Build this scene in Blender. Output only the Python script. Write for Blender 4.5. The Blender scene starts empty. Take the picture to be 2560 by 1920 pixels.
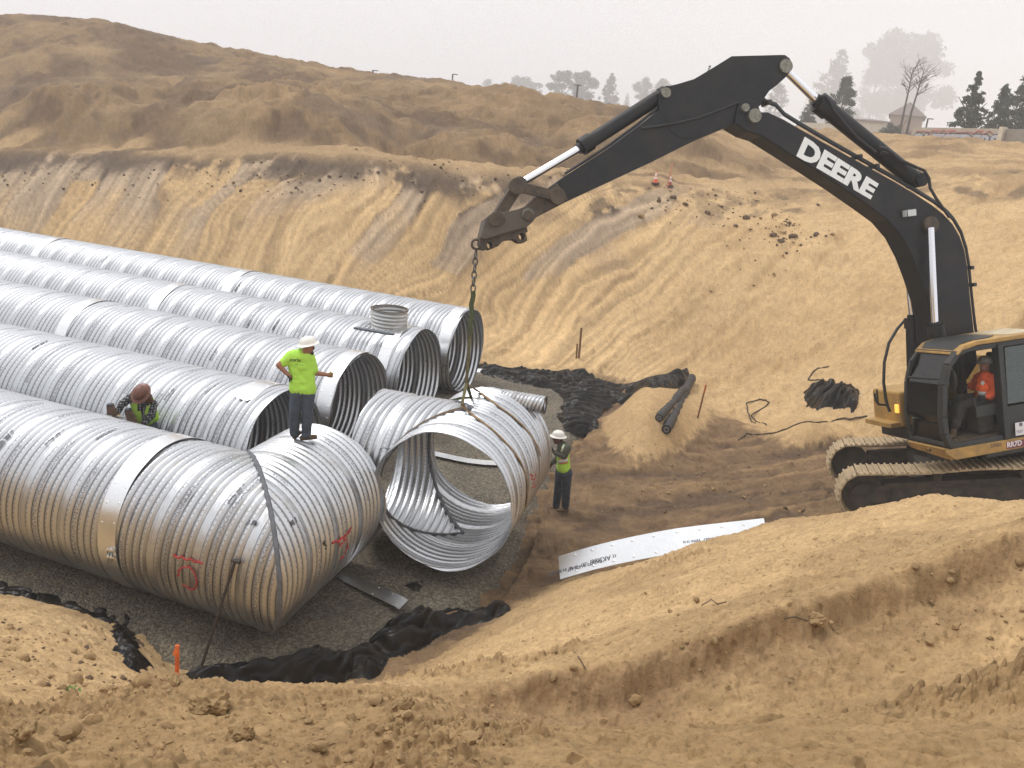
import bpy, bmesh, math, random
import numpy as np
from mathutils import Vector, Matrix

scene = bpy.context.scene
R2 = math.radians
# ------------------------------------------------------------------ camera, world, sun, exposure
CAM_H, PITCH, ROLL, FPX = 7.70, R2(16.79), R2(5.34), 2119.0       # focal length in pixels of a 2560 px wide frame
cp, sp, cr, sr = math.cos(PITCH), math.sin(PITCH), math.cos(ROLL), math.sin(ROLL)
FWD = np.array([0, cp, -sp]); UP0 = np.array([0, sp, cp]); RT0 = np.array([1.0, 0, 0])
RT = cr*RT0 + sr*UP0
UPV = -sr*RT0 + cr*UP0
CAM = np.array([0, 0, CAM_H])
cd = bpy.data.cameras.new('camera'); cam = bpy.data.objects.new('camera', cd)
scene.collection.objects.link(cam); scene.camera = cam
cd.sensor_fit = 'HORIZONTAL'; cd.sensor_width = 36.0; cd.lens = 36.0*FPX/2560.0
cd.clip_start = 0.1; cd.clip_end = 5000
mw = Matrix.Identity(4)
for i in range(3):
    mw[i][0] = RT[i]; mw[i][1] = UPV[i]; mw[i][2] = -FWD[i]; mw[i][3] = CAM[i]
cam.matrix_world = mw

SKY_H, SKY_Z = 7.2, 12.5
SUN_EL, SUN_AZ = R2(58), R2(296)
world = bpy.data.worlds.new('World'); scene.world = world; world.use_nodes = True
nt = world.node_tree; bg = nt.nodes['Background']
sky = nt.nodes.new('ShaderNodeTexSky'); sky.sky_type = 'NISHITA'; sky.sun_disc = False
sky.sun_elevation = SUN_EL; sky.sun_rotation = SUN_AZ; sky.dust_density = 6.0; sky.air_density = 1.0; sky.ozone_density = 1.0
hs = nt.nodes.new('ShaderNodeHueSaturation'); hs.inputs['Saturation'].default_value = 0.06
mx = nt.nodes.new('ShaderNodeMixRGB'); mx.inputs['Fac'].default_value = 0.85
# overcast sky: luminance rises from horizon to zenith as (1 + 2 sin h)
tcw = nt.nodes.new('ShaderNodeTexCoord'); sxw = nt.nodes.new('ShaderNodeSeparateXYZ'); mrw = nt.nodes.new('ShaderNodeMapRange')
mrw.inputs['From Min'].default_value = 0; mrw.inputs['From Max'].default_value = 1; mrw.inputs['To Min'].default_value = SKY_H; mrw.inputs['To Max'].default_value = SKY_Z
nzw = nt.nodes.new('ShaderNodeTexNoise'); nzw.inputs['Scale'].default_value = 2.2; nzw.inputs['Detail'].default_value = 3; mzw = nt.nodes.new('ShaderNodeMapRange'); mzw.inputs['To Min'].default_value = .93; mzw.inputs['To Max'].default_value = 1.07
vmw = nt.nodes.new('ShaderNodeMath'); vmw.operation = 'MULTIPLY'; cbw = nt.nodes.new('ShaderNodeCombineColor')
nt.links.new(tcw.outputs['Generated'], sxw.inputs[0]); nt.links.new(sxw.outputs[2], mrw.inputs['Value']); nt.links.new(tcw.outputs['Generated'], nzw.inputs['Vector']); nt.links.new(nzw.outputs['Fac'], mzw.inputs['Value'])
nt.links.new(mrw.outputs[0], vmw.inputs[0]); nt.links.new(mzw.outputs[0], vmw.inputs[1])
for i, k_ in enumerate((.985, .99, 1.02)):
    tw = nt.nodes.new('ShaderNodeMath'); tw.operation = 'MULTIPLY'; tw.inputs[1].default_value = k_; nt.links.new(vmw.outputs[0], tw.inputs[0]); nt.links.new(tw.outputs[0], cbw.inputs[i])
nt.links.new(cbw.outputs[0], mx.inputs['Color2'])
nt.links.new(sky.outputs['Color'], hs.inputs['Color']); nt.links.new(hs.outputs['Color'], mx.inputs['Color1'])
nt.links.new(mx.outputs['Color'], bg.inputs['Color']); bg.inputs['Strength'].default_value = 0.10
sd = bpy.data.lights.new('sun', 'SUN'); sd.energy = 1.45; sd.angle = R2(18); sd.color = (1.0, 0.975, 0.94)
sun = bpy.data.objects.new('sun', sd); scene.collection.objects.link(sun)
sdir = Vector((math.cos(SUN_EL)*math.sin(SUN_AZ), math.cos(SUN_EL)*math.cos(SUN_AZ), math.sin(SUN_EL)))
sun.rotation_euler = sdir.to_track_quat('Z', 'Y').to_euler()
vs = scene.view_settings; vs.view_transform = 'Standard'; vs.look = 'None'; vs.gamma = 1; vs.use_curve_mapping = False; vs.exposure = 0.34
scene.cycles.use_denoising = True; scene.cycles.denoising_prefilter = 'NONE'; scene.cycles.denoising_input_passes = 'RGB_ALBEDO_NORMAL'; scene.cycles.denoising_quality = 'HIGH'
scene.cycles.max_bounces = 8; scene.cycles.diffuse_bounces = 3; scene.cycles.glossy_bounces = 4
scene.cycles.transmission_bounces = 4; scene.cycles.volume_bounces = 3; scene.cycles.transparent_max_bounces = 8
scene.cycles.caustics_reflective = False; scene.cycles.caustics_refractive = False

# ------------------------------------------------------------------ measuring helpers
SC = 2560.0/2212.0
def ray(px, py):                                   # viewing direction of a photograph pixel (2560 x 1920)
    return RT*((px-1280)/FPX) - UPV*((py-960)/FPX) + FWD
def at_r(px, py, r):                               # point at horizontal range r
    v = ray(px, py); return CAM + v*(r/math.hypot(v[0], v[1]))
def at_z(px, py, z):
    v = ray(px, py); return CAM + v*((z-CAM_H)/v[2])
def at_plane(px, py, o, n):
    v = ray(px, py); return CAM + v*(np.dot(np.asarray(o)-CAM, n)/np.dot(v, n))
def D(x, y): return x*SC, y*SC
YAW = R2(-19.9)
PD = np.array([math.cos(YAW), math.sin(YAW), 0]); PN = np.array([-math.sin(YAW), math.cos(YAW), 0]); ZZ = np.array([0, 0, 1.0])
def uv3(u, v, z=0.0): return PD*u + PN*v + ZZ*z    # pipe-aligned ground frame
def nrm(a): a = np.asarray(a, float); return a/np.linalg.norm(a)

# ------------------------------------------------------------------ object helpers
COL = scene.collection
def tag(o, label=None, cat=None, group=None, kind=None):
    if label: o['label'] = label
    if cat: o['category'] = cat
    if group: o['group'] = group
    if kind: o['kind'] = kind
    return o
def empty(name, loc, label=None, cat=None, group=None):
    o = bpy.data.objects.new(name, None); COL.objects.link(o); o.location = Vector(loc); o.empty_display_size = 0.2
    return tag(o, label, cat, group)
def link(name, me, mat=None, parent=None, base=None, smooth=False):
    if mat is not None:
        for m in (mat if isinstance(mat, (list, tuple)) else [mat]): me.materials.append(m)
    if smooth is True: me.polygons.foreach_set('use_smooth', np.ones(len(me.polygons), bool))
    o = bpy.data.objects.new(name, me); COL.objects.link(o)
    if parent is not None:
        o.parent = parent
        p = parent; off = Vector((0, 0, 0))
        while p is not None: off += p.location; p = p.parent
        o.matrix_parent_inverse = Matrix.Identity(4)
        me.transform(Matrix.Translation(-off - (Vector((0, 0, 0)))))
    else:
        n = len(me.vertices); co = np.empty(n*3, np.float32); me.vertices.foreach_get('co', co); co = co.reshape(-1, 3)
        if base is None: base = ((co[:, 0].min()+co[:, 0].max())/2, (co[:, 1].min()+co[:, 1].max())/2, co[:, 2].min())
        base = Vector([float(b) for b in base]); me.transform(Matrix.Translation(-base)); o.location = base
    me.update()
    return o
def np_mesh(name, V, F, uv=None, smooth=True, mats=None):
    V = np.asarray(V, np.float32).reshape(-1, 3); F = np.asarray(F, np.int32); k = F.shape[1]
    me = bpy.data.meshes.new(name); me.vertices.add(len(V)); me.vertices.foreach_set('co', V.ravel())
    me.loops.add(F.size); me.loops.foreach_set('vertex_index', F.ravel())
    me.polygons.add(len(F)); me.polygons.foreach_set('loop_start', np.arange(0, F.size, k, dtype=np.int32))
    if smooth: me.polygons.foreach_set('use_smooth', np.ones(len(F), bool))
    if mats is not None: me.polygons.foreach_set('material_index', np.asarray(mats, np.int32))
    me.update(calc_edges=True)
    if uv is not None:
        l = me.uv_layers.new(name='UVMap'); l.data.foreach_set('uv', np.asarray(uv, np.float32)[F.ravel()].ravel())
    return me
def grid_faces(n, m, wrap=False):
    i = np.arange(n-1)[:, None]; j = np.arange(m if wrap else m-1)[None, :]; j2 = (j+1) % m
    return np.stack([i*m+j, (i+1)*m+j, (i+1)*m+j2, i*m+j2], -1).reshape(-1, 4)

class MB:                                          # collects boxes, tubes, plates; build() links them as ONE mesh object
    def __init__(s): s.v = []; s.f = []; s.m = []; s.cur = 0
    def add(s, V, F):
        b = len(s.v); s.v += [tuple(float(c) for c in p) for p in V]
        for f in F: s.f.append(tuple(b+i for i in f)); s.m.append(s.cur)
        return s
    def box(s, c, ax, ay, az):                     # centre and three half-axis vectors
        c, ax, ay, az = map(np.asarray, (c, ax, ay, az))
        V = [c+i*ax+j*ay+k*az for i in (-1, 1) for j in (-1, 1) for k in (-1, 1)]
        return s.add(V, [(0, 1, 3, 2), (4, 6, 7, 5), (0, 4, 5, 1), (2, 3, 7, 6), (0, 2, 6, 4), (1, 5, 7, 3)])
    def bar(s, a, b, w, h, up=(0, 0, 1)):
        a, b = np.asarray(a, float), np.asarray(b, float); d = b-a; L = np.linalg.norm(d); d = d/L
        x = np.cross(d, up)
        if np.linalg.norm(x) < 1e-4: x = np.cross(d, (1, 0, 0))
        x = nrm(x); y = np.cross(x, d)
        return s.box((a+b)/2, d*L/2, x*w/2, y*h/2)
    def tube(s, pts, rad, seg=10, caps=True):      # swept round tube through points, radius per point or constant
        P = np.asarray(pts, float); n = len(P); rad = np.broadcast_to(np.asarray(rad, float), (n,))
        T = np.gradient(P, axis=0); T /= np.linalg.norm(T, axis=1)[:, None]+1e-12
        ref = np.array([0, 0, 1.0]) if abs(T[0][2]) < .9 else np.array([1.0, 0, 0])
        x = nrm(np.cross(T[0], ref)); V = []
        a = np.arange(seg)*2*math.pi/seg
        for i in range(n):
            x = nrm(x - T[i]*np.dot(x, T[i])); y = np.cross(T[i], x)
            V += list(P[i] + rad[i]*(np.cos(a)[:, None]*x + np.sin(a)[:, None]*y))
        F = [tuple(f) for f in grid_faces(n, seg, True)]
        if caps: F += [tuple(range(seg))[::-1], tuple((n-1)*seg+i for i in range(seg))]
        return s.add(V, F)
    def cyl(s, a, b, r0, r1=None, seg=20): return s.tube([a, b], [r0, r0 if r1 is None else r1], seg)
    def plate(s, pts, n, t):                       # planar 3D outline extruded by t along n (both ways half)
        P = np.asarray(pts, float); n = nrm(n); k = len(P)
        V = list(P + n*t/2) + list(P - n*t/2)
        F = [tuple(range(k)), tuple(range(2*k-1, k-1, -1))] + [(i, k+i, k+(i+1) % k, (i+1) % k) for i in range(k)]
        return s.add(V, F)
    def disc_ring(s, c, ax, r0, r1, t, seg=24):    # washer
        c = np.asarray(c, float); ax = nrm(ax); x = nrm(np.cross(ax, (0.3, 0.1, 1))); y = np.cross(ax, x); V = []
        for k in range(seg):
            q = math.cos(2*math.pi*k/seg)*x + math.sin(2*math.pi*k/seg)*y
            V += [c+q*r0-ax*t/2, c+q*r1-ax*t/2, c+q*r1+ax*t/2, c+q*r0+ax*t/2]
        F = []
        for k in range(seg):
            a, b = 4*k, 4*((k+1) % seg)
            F += [(a+i, a+(i+1) % 4, b+(i+1) % 4, b+i) for i in range(4)]
        return s.add(V, F)
    def ell(s, c, rx, ry, rz, A=None, nu=14, nv=10):
        c = np.asarray(c, float); A = np.eye(3) if A is None else np.asarray(A)
        V = [c + A.T @ np.array([rx*math.sin(math.pi*i/nv)*math.cos(2*math.pi*j/nu), ry*math.sin(math.pi*i/nv)*math.sin(2*math.pi*j/nu), rz*math.cos(math.pi*i/nv)]) for i in range(nv+1) for j in range(nu)]
        return s.add(V, [tuple(f) for f in grid_faces(nv+1, nu, True)])
    def build(s, name, mat, parent=None, base=None, smooth=False, bevel=0.0, seg=2, fix=True):
        me = bpy.data.meshes.new(name); me.from_pydata(s.v, [], s.f); me.polygons.foreach_set('material_index', np.array(s.m, np.int32)); me.update()
        bm = bmesh.new(); bm.from_mesh(me)
        if fix:
            bmesh.ops.remove_doubles(bm, verts=bm.verts, dist=1e-5)
            bmesh.ops.recalc_face_normals(bm, faces=bm.faces)
        bm.to_mesh(me); bm.free()
        o = link(name, me, mat, parent, base)
        if smooth:
            me.polygons.foreach_set('use_smooth', np.ones(len(me.polygons), bool))
            me.set_sharp_from_angle(angle=R2(38)) if hasattr(me, 'set_sharp_from_angle') else None
        if bevel:
            b = o.modifiers.new('bevel', 'BEVEL'); b.width = bevel; b.segments = seg; b.limit_method = 'ANGLE'; b.angle_limit = R2(35)
        return o

# ------------------------------------------------------------------ noise in numpy
def _h(ix, iy, s):
    n = (ix.astype(np.int64)*374761393 + iy.astype(np.int64)*668265263 + s*1442695041) & 0x7fffffff
    n = ((n ^ (n >> 13))*1274126177) & 0x7fffffff
    n = ((n ^ (n >> 16))*1103515245) & 0x7fffffff
    return ((n ^ (n >> 15)) & 0xffffff).astype(np.float32)/0xffffff
def vnoise(x, y, s=0):
    ix = np.floor(x); iy = np.floor(y); fx = (x-ix).astype(np.float32); fy = (y-iy).astype(np.float32)
    ix = ix.astype(np.int32); iy = iy.astype(np.int32)
    fx = fx*fx*fx*(fx*(fx*6-15)+10); fy = fy*fy*fy*(fy*(fy*6-15)+10)
    a = _h(ix, iy, s); b = _h(ix+1, iy, s); c = _h(ix, iy+1, s); d = _h(ix+1, iy+1, s)
    return (a+(b-a)*fx)*(1-fy) + (c+(d-c)*fx)*fy      # 0..1
def fbm(x, y, s=0, o=4, g=.5, l=2.03):
    t = np.zeros_like(x, np.float32); a = 1.0; w = 0
    for k in range(o):
        t += a*(vnoise(x, y, s+k*17)-.5); w += a; a *= g
        x, y = (x*.8-y*.6)*l, (x*.6+y*.8)*l
    return t/w*2                                     # about -1..1
def lumps(x, y, s=0, keep=.6):                       # rounded clods: 0..1 bumps in jittered cells
    ix = np.floor(x).astype(np.int32); iy = np.floor(y).astype(np.int32); best = np.zeros_like(x, np.float32)
    for di in (-1, 0, 1):
        for dj in (-1, 0, 1):
            cx, cy = ix+di, iy+dj
            px = cx+_h(cx, cy, s+1); py = cy+_h(cx, cy, s+2); q = _h(cx, cy, s+3); rad = .18+.55*q*q
            d2 = ((x-px)**2+(y-py)**2)/(rad*rad)
            hgt = np.sqrt(np.clip(1-d2, 0, 1)).astype(np.float32)*rad*(_h(cx, cy, s+4) < keep)
            best = np.maximum(best, hgt)
    return best
def sstep(a, b, x):
    t = np.clip((x-a)/(b-a), 0, 1); return t*t*(3-2*t)
def smax(a, b, k=.12):
    h = np.clip(.5+.5*(a-b)/k, 0, 1); return b*(1-h)+a*h + k*h*(1-h)
def smin(a, b, k=.12): return -smax(-a, -b, k)
def inpoly(x, y, poly):
    poly = np.asarray(poly); r = np.zeros(x.shape, bool); j = len(poly)-1
    for i in range(len(poly)):
        xi, yi = poly[i][:2]; xj, yj = poly[j][:2]
        c = ((yi > y) != (yj > y)) & (x < (xj-xi)*(y-yi)/(yj-yi+1e-12)+xi); r ^= c; j = i
    return r

# ------------------------------------------------------------------ materials
def mat(name):
    m = bpy.data.materials.new(name); m.use_nodes = True
    return m, m.node_tree, m.node_tree.nodes['Principled BSDF']
def N(nt, t, **kw):
    n = nt.nodes.new('ShaderNode'+t)
    for k, v in kw.items():
        if k in n.inputs: n.inputs[k].default_value = v
        else: setattr(n, k, v)
    return n
def ramp(nt, stops, fac=None):
    r = nt.nodes.new('ShaderNodeValToRGB'); e = r.color_ramp.elements
    while len(e) < len(stops): e.new(.5)
    for i, (p, c) in enumerate(stops):
        e[i].position = p; e[i].color = tuple(c)+(1,) if len(c) == 3 else c
    if fac is not None: nt.links.new(fac, r.inputs['Fac'])
    return r
def simple(name, c, rough=.6, metal=0.0, var=.25, scale=6.0, bump=0.0, dirt=None, spec=.5, dscale=2.5, damt=.5):
    """painted / cloth / wood surfaces: base colour with noise variation, optional dirt, optional fine bump"""
    m, nt, b = mat(name); L = nt.links.new
    tc = N(nt, 'TexCoord'); n = N(nt, 'TexNoise', Scale=scale, Detail=6.0, Roughness=.6); L(tc.outputs['Object'], n.inputs['Vector'])
    lo = [x*(1-var) for x in c]; hi = [min(1, x*(1+var)) for x in c]
    r = ramp(nt, [(.3, lo), (.7, hi)], n.outputs['Fac']); out = r.outputs['Color']
    if dirt is not None:
        n2 = N(nt, 'TexNoise', Scale=dscale, Detail=8.0, Roughness=.68); L(tc.outputs['Object'], n2.inputs['Vector'])
        r2 = ramp(nt, [(.5-.2*damt, (0, 0, 0)), (.72, (1, 1, 1))], n2.outputs['Fac']); mm = N(nt, 'MixRGB'); mm.inputs['Color2'].default_value = tuple(dirt)+(1,)
        mu = N(nt, 'Math', operation='MULTIPLY'); mu.inputs[1].default_value = damt; L(r2.outputs['Color'], mu.inputs[0]); L(mu.outputs[0], mm.inputs['Fac']); L(out, mm.inputs['Color1']); out = mm.outputs['Color']
        rr = N(nt, 'MapRange'); rr.inputs['To Min'].default_value = rough; rr.inputs['To Max'].default_value = min(1, rough+.35); L(mu.outputs[0], rr.inputs['Value']); L(rr.outputs[0], b.inputs['Roughness'])
    else: b.inputs['Roughness'].default_value = rough
    L(out, b.inputs['Base Color']); b.inputs['Metallic'].default_value = metal; b.inputs['Specular IOR Level'].default_value = spec
    if bump:
        n3 = N(nt, 'TexNoise', Scale=scale*8, Detail=4.0); L(tc.outputs['Object'], n3.inputs['Vector'])
        bp = N(nt, 'Bump', Strength=bump, Distance=.01); L(n3.outputs['Fac'], bp.inputs['Height']); L(bp.outputs['Normal'], b.inputs['Normal'])
    return m
# ------------------------------------------------------------------ the ground: one height field (range, bearing), pit, slopes, piles
CTRL = {                                            # photograph column : (row, horizontal range) pairs, near to far
 -300: [(1640,2.0),(1560,3.2),(1490,4.6),(1420,6.4),(1330,9.5),(1270,13.5),(470,49),(408,51),(350,53),(315,54.5),(280,58),(235,63),(150,69),(70,75),(20,79),(8,81)],
 0:    [(1659,2.1),(1600,3.0),(1540,4.4),(1480,5.8),(1400,8.2),(1330,10.8),(1285,13.2),(492,41.5),(430,43),(370,45),(335,46.5),(300,50),(255,55),(180,61),(100,67),(60,70),(38,72)],
 250:  [(1659,2.1),(1590,3.0),(1518,4.4),(1492,6.4),(1440,8.6),(1385,10.8),(1355,12.0),(535,36.8),(460,38.4),(390,40.2),(342,42),(305,46.5),(262,51.5),(190,58),(110,64.5),(66,68)],
 420:  [(1659,2.1),(1590,2.9),(1535,3.5),(1494,4.3)],
 400:  [(562,34.3),(480,36),(420,37.5),(360,39),(345,40),(310,44),(270,49),(200,57),(130,64),(104,67)],
 600:  [(1659,2.1),(1580,3.0),(1530,3.6),(1486,4.4),(600,31.4),(500,33.3),(430,34.7),(370,36.4),(350,37),(315,41.5),(275,48),(215,55),(150,62),(132,65)],
 800:  [(1659,2.05),(1580,2.9),(1520,3.7),(1482,4.8),(632,29.3),(550,30.8),(450,32.5),(380,34),(354,35),(320,40),(280,47),(230,54),(180,61),(166,64)],
 950:  [(1659,2.0),(1560,3.0),(1480,4.8),(1448,7.3),(1428,10.0),(690,28.6),(550,31.2),(450,32.9),(385,34.8),(362,36),(325,41),(280,48),(230,56),(186,63)],
 1106: [(1659,2.0),(1560,2.9),(1480,4.2),(1420,6.0),(1370,9.0),(1338,11.4),(785,27.6),(750,28.8),(700,30),(600,31.8),(500,33.3),(430,34.6),(388,36),(350,39.5),(320,44),(280,50),(240,58),(217,64)],
 1250: [(1659,2.0),(1580,2.7),(1510,4.1),(1455,4.45),(1380,6.5),(1300,10.0),(1250,12.8)],
 1300: [(820,27.2),(780,28),(700,30),(600,32),(500,34),(425,36),(395,38),(350,42),(300,48),(270,54),(240,60)],
 1380: [(925,20.9),(900,21.3),(865,22.6),(840,24.6)],
 1500: [(1659,2.2),(1580,2.9),(1490,4.2),(1405,4.5),(1340,5.4),(1260,7.8),(1196,10.4),(1176,12.0),(880,24.4),(840,26.6),(800,28.4),(700,30.5),(600,32.5),(500,35),(440,37.6),(405,40),(382,44),(340,50),(300,56),(262,62)],
 1700: [(1659,2.3),(1560,3.1),(1440,4.4),(1340,4.75),(1280,5.8),(1210,8.0),(1160,10.6),(1134,12.6)],
 1750: [(930,22.7),(900,24),(870,25.4),(800,27.5),(700,30),(600,32.5),(500,35.5),(445,38.5),(400,43),(350,50),(310,57),(288,61)],
 1900: [(1659,2.4),(1560,3.2),(1400,4.7),(1290,5.05),(1200,7.0),(1125,9.7),(1092,11.3)],
 2000: [(1075,11.0),(900,22.5),(800,25),(700,28),(600,31),(500,34.5),(420,39),(350,46),(322,50),(303,54)],
 2212: [(1659,2.6),(1540,3.5),(1330,5.2),(1197,5.6),(1140,7.5),(1086,10.3),(800,22),(700,25.5),(600,29),(500,33),(420,38),(370,43),(346,47),(331,51)],
 2480: [(1659,2.8),(1500,4.0),(1290,5.5),(1150,5.95),(1120,8.0),(1096,10.2),(820,19.5),(700,23),(600,27),(500,32),(420,38),(370,46),(345,54)],
}
pts = []
for X, lst in CTRL.items():
    for y, r in lst:
        P = at_r(*D(X, y), r); pts.append((math.atan2(P[0], P[1]), math.log(r), P[2]))
def wp(x, y, z): pts.append((math.atan2(x, y), math.log(math.hypot(x, y)), z))
for u in np.arange(-46, -3, 4.0):                   # pit floor (kept just under the floor plane)
    for v in (9.5, 14, 19, 23.6):
        P = uv3(u, v)
        if P[1] > 5: wp(P[0], P[1], -.6)
for q in [(0,14.2),(1.5,15.5),(3,17.5),(5,20),(2,20.5),(0,23),(-2,25.5),(3,24.6),(6.2,21.3),(-1,12.8),(-4,10.6),(-2,10.9),(4,15.2),(6.5,15.5),(7,18),(8.5,20.2),(9.5,15.2),(10.5,18),(13,16),(13.5,19)]: wp(q[0], q[1], -.6)
for X in (-300, 0, 400, 800, 1106, 1500, 1900, 2212, 2480):     # plain behind the crests
    for r, z in ((95, 7.6), (160, 7.5), (420, 7.0)):
        P = at_r(*D(X, 300), r); wp(P[0], P[1], z)
for th in (-52, -44, 44, 52):                       # sides outside the frame
    for r, z in ((2, 6), (4, 5.2), (8, 3.8 if th < 0 else 5), (15, 2.5), (30, 3.5), (55, 8), (100, 8), (400, 7)):
        wp(r*math.sin(R2(th)), r*math.cos(R2(th)), z)
pts = np.array(pts)
class TPS:
    def __init__(s, P, sc=(1.6, 1.0), lam=2e-4):
        s.sc = np.array(sc); X = P[:, :2]*s.sc; s.X = X; n = len(X)
        d = np.linalg.norm(X[:, None]-X[None], axis=-1); K = np.where(d > 0, d*d*np.log(d+1e-12), 0)+lam*np.eye(n)
        Q = np.c_[np.ones(n), X]; A = np.block([[K, Q], [Q.T, np.zeros((3, 3))]])
        s.w = np.linalg.solve(A, np.r_[P[:, 2], 0, 0, 0])
    def __call__(s, th, lr):
        sh = th.shape; q = np.stack([th.ravel(), lr.ravel()], -1)*s.sc; out = np.empty(len(q))
        for a in range(0, len(q), 20000):
            d2 = ((q[a:a+20000, None]-s.X[None])**2).sum(-1); out[a:a+20000] = (.5*d2*np.log(d2+1e-12)) @ s.w[:-3] + s.w[-3] + q[a:a+20000] @ s.w[-2:]
        return out.reshape(sh)
tps = TPS(pts)
# excavator stands nose-down on a ramp
UX = nrm((-.22, .18, 1)); HK = at_r(1191.3, 610.9, 14.40)
def xdir(deg):
    a = R2(deg); v = np.array([math.cos(a), math.sin(a), -(UX[0]*math.cos(a)+UX[1]*math.sin(a))/UX[2]]); return nrm(v)
XE = xdir(14); XN = np.cross(XE, UX)                # XE: towards the counterweight, XN: towards the cab side
XC = HK + XE*9.0 + UX*(-5.88)                       # ground point under the slewing centre
def ramp_z(x, y):
    z = XC[2] - (UX[0]*(x-XC[0])+UX[1]*(y-XC[1]))/UX[2]
    return z
TOE = np.array([(-300,46.5),(0,39.5),(400,32.5),(800,27.6),(1106,27.4),(1300,26.9),(1500,26.2),(1750,23.5),(2000,21.5),(2212,19.5),(2480,17.5)])
RIM = np.array([(-300,54.5),(0,46.5),(400,40),(800,35),(1106,36),(1300,38),(1500,39.5),(1750,42),(2000,42),(2212,44),(2480,46)])
def bearing(X): P = at_r(*D(X, 500), 30); return math.atan2(P[0], P[1])
TH_T = np.array([bearing(x) for x in TOE[:, 0]]); TH_R = np.array([bearing(x) for x in RIM[:, 0]])
GRAVEL = [uv3(-60,5.6)[:2], uv3(-14.6,7.55)[:2], (-7.8,11.35), (-5.4,10.6), (-3.9,9.75), (-2.2,9.9), (-.9,11.3), (0.25,12.9), (.6,14.3), (1.1,17.5), (1.9,20.5), (2.6,23.5), (1.2,26.6), (-1.2,27.0), uv3(-9,25.3)[:2], uv3(-60,25.3)[:2]]
def ground_base(x, y):
    """height of the undisturbed sheet plus the masks used for colour"""
    th = np.arctan2(x, y); r = np.hypot(x, y)
    t = tps(th, np.log(r))
    wr = sstep(1.2, 5.0, x)
    fl = smax(np.zeros_like(x), np.minimum(ramp_z(x, y)*wr, 3.2), .5)-.1
    z = smax(t, fl, .35)
    return z, th, r, t, fl
def ground_z(x, y):
    return float(ground_base(np.array([x], float), np.array([y], float))[0][0])
def build_ground():
    th = np.linspace(R2(-50), R2(50), 1180)
    lr = np.r_[np.linspace(math.log(1.3), math.log(78), 1120), np.linspace(math.log(80), math.log(800), 40)]
    TH, LR = np.meshgrid(th, lr); r = np.exp(LR); x = r*np.sin(TH); y = r*np.cos(TH)
    # spline evaluated on a coarse grid, then resampled
    cth = np.linspace(th[0], th[-1], 240); clr = np.linspace(lr[0], lr[-1], 300); CT, CL = np.meshgrid(cth, clr)
    ct = tps(CT, CL)
    fi = (LR-clr[0])/(clr[1]-clr[0]); fj = (TH-cth[0])/(cth[1]-cth[0])
    i0 = np.clip(np.floor(fi).astype(int), 0, 298); j0 = np.clip(np.floor(fj).astype(int), 0, 238); fi = fi-i0; fj = fj-j0
    t = (ct[i0, j0]*(1-fj)+ct[i0, j0+1]*fj)*(1-fi)+(ct[i0+1, j0]*(1-fj)+ct[i0+1, j0+1]*fj)*fi
    wr = sstep(1.2, 5.0, x); fl = smax(np.zeros_like(x), np.minimum(ramp_z(x, y)*wr, 3.2), .5)-.1
    z = smax(t, fl, .35)
    u0 = inpoly(x, y, GRAVEL)
    z = z-.16*u0
    toe = np.interp(TH, TH_T, TOE[:, 1]); rim = np.interp(TH, TH_R, RIM[:, 1]); s = (r-toe)/(rim-toe)
    u = x*PD[0]+y*PD[1]; v = x*PN[0]+y*PN[1]
    near = 1-sstep(8, 12, r); far = sstep(.85, 1.1, s); wall = sstep(-.02, .08, s)*(1-sstep(.93, 1.08, s))
    flat = sstep(.25, .0, t-fl)                     # 1 on the pit floor and ramp
    left = sstep(.27, .10, TH)
    # ---- displacement
    n_edge = fbm(x*1.1, y*1.1, 41, 4)
    big = fbm(x*.12, y*.12, 3, 5); med = fbm(x*.55, y*.55, 9, 5)
    ridg = 1-np.abs(fbm(x*.11+.35*med, y*.11, 21, 4))*2
    dz = far*(big*1.5+(1-np.abs(fbm(x*.055+5, y*.055, 23, 3))*2.4)*1.5*sstep(1.05, 1.6, s)+ridg*.8*sstep(1.0, 1.8, s)+med*.30)*sstep(0.9, 1.6, s)*(1-.82*sstep(50, 60, r))*(1-sstep(64, 76, r))*(1-.75*sstep(.12, .32, TH))
    dz += far*(1-sstep(66, 80, r))*(fbm(x*1.6, y*1.6, 31, 4)*.16+lumps(x*.9, y*.9, 5, .35)*.28)
    # cut face: straight machine-dug panels with bucket-tooth scratches, crumbly grooves between them
    tx_ = np.interp(th, TH_T, TOE[:, 1]); ax_ = np.r_[0, np.cumsum(np.hypot(np.diff(tx_*np.sin(th)), np.diff(tx_*np.cos(th))))]
    v = r*1.0; su = np.interp(TH, th, ax_)-.55*(r-toe)+fbm(x*.22, y*.22, 44, 3)*1.2
    cellw = 1.25; ci = np.floor(su/cellw+.9*fbm(su*.45, v*.12, 45, 3)); cf = su/cellw+.9*fbm(su*.45, v*.12, 45, 3)-ci
    pan = _h(ci.astype(np.int32), np.floor(s*1.7+_h(ci.astype(np.int32), ci.astype(np.int32)*0, 46)).astype(np.int32), 47)
    gw_ = .07+.16*np.clip(vnoise(su*.5, v*.35, 48)-.35, 0, 1)*2.2; groove = sstep(1.0, .25, np.minimum(cf, 1-cf)/gw_)*sstep(-.35, .25, fbm(su*.7, v*.45, 49, 3)+.1)
    teeth = fbm(su*9, v*.25, 61, 2)
    crumb = lumps(x*3.6, y*3.6, 71, .6)+.5*lumps(x*8, y*8, 72, .6)
    wallL = wall*left; wallR = wall*(1-left)
    dz += wallL*((pan-.5)*.045-groove*.03+teeth*.022+groove*crumb*.26+fbm(x*5, y*5, 50, 3)*.03+big*.08)
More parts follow.
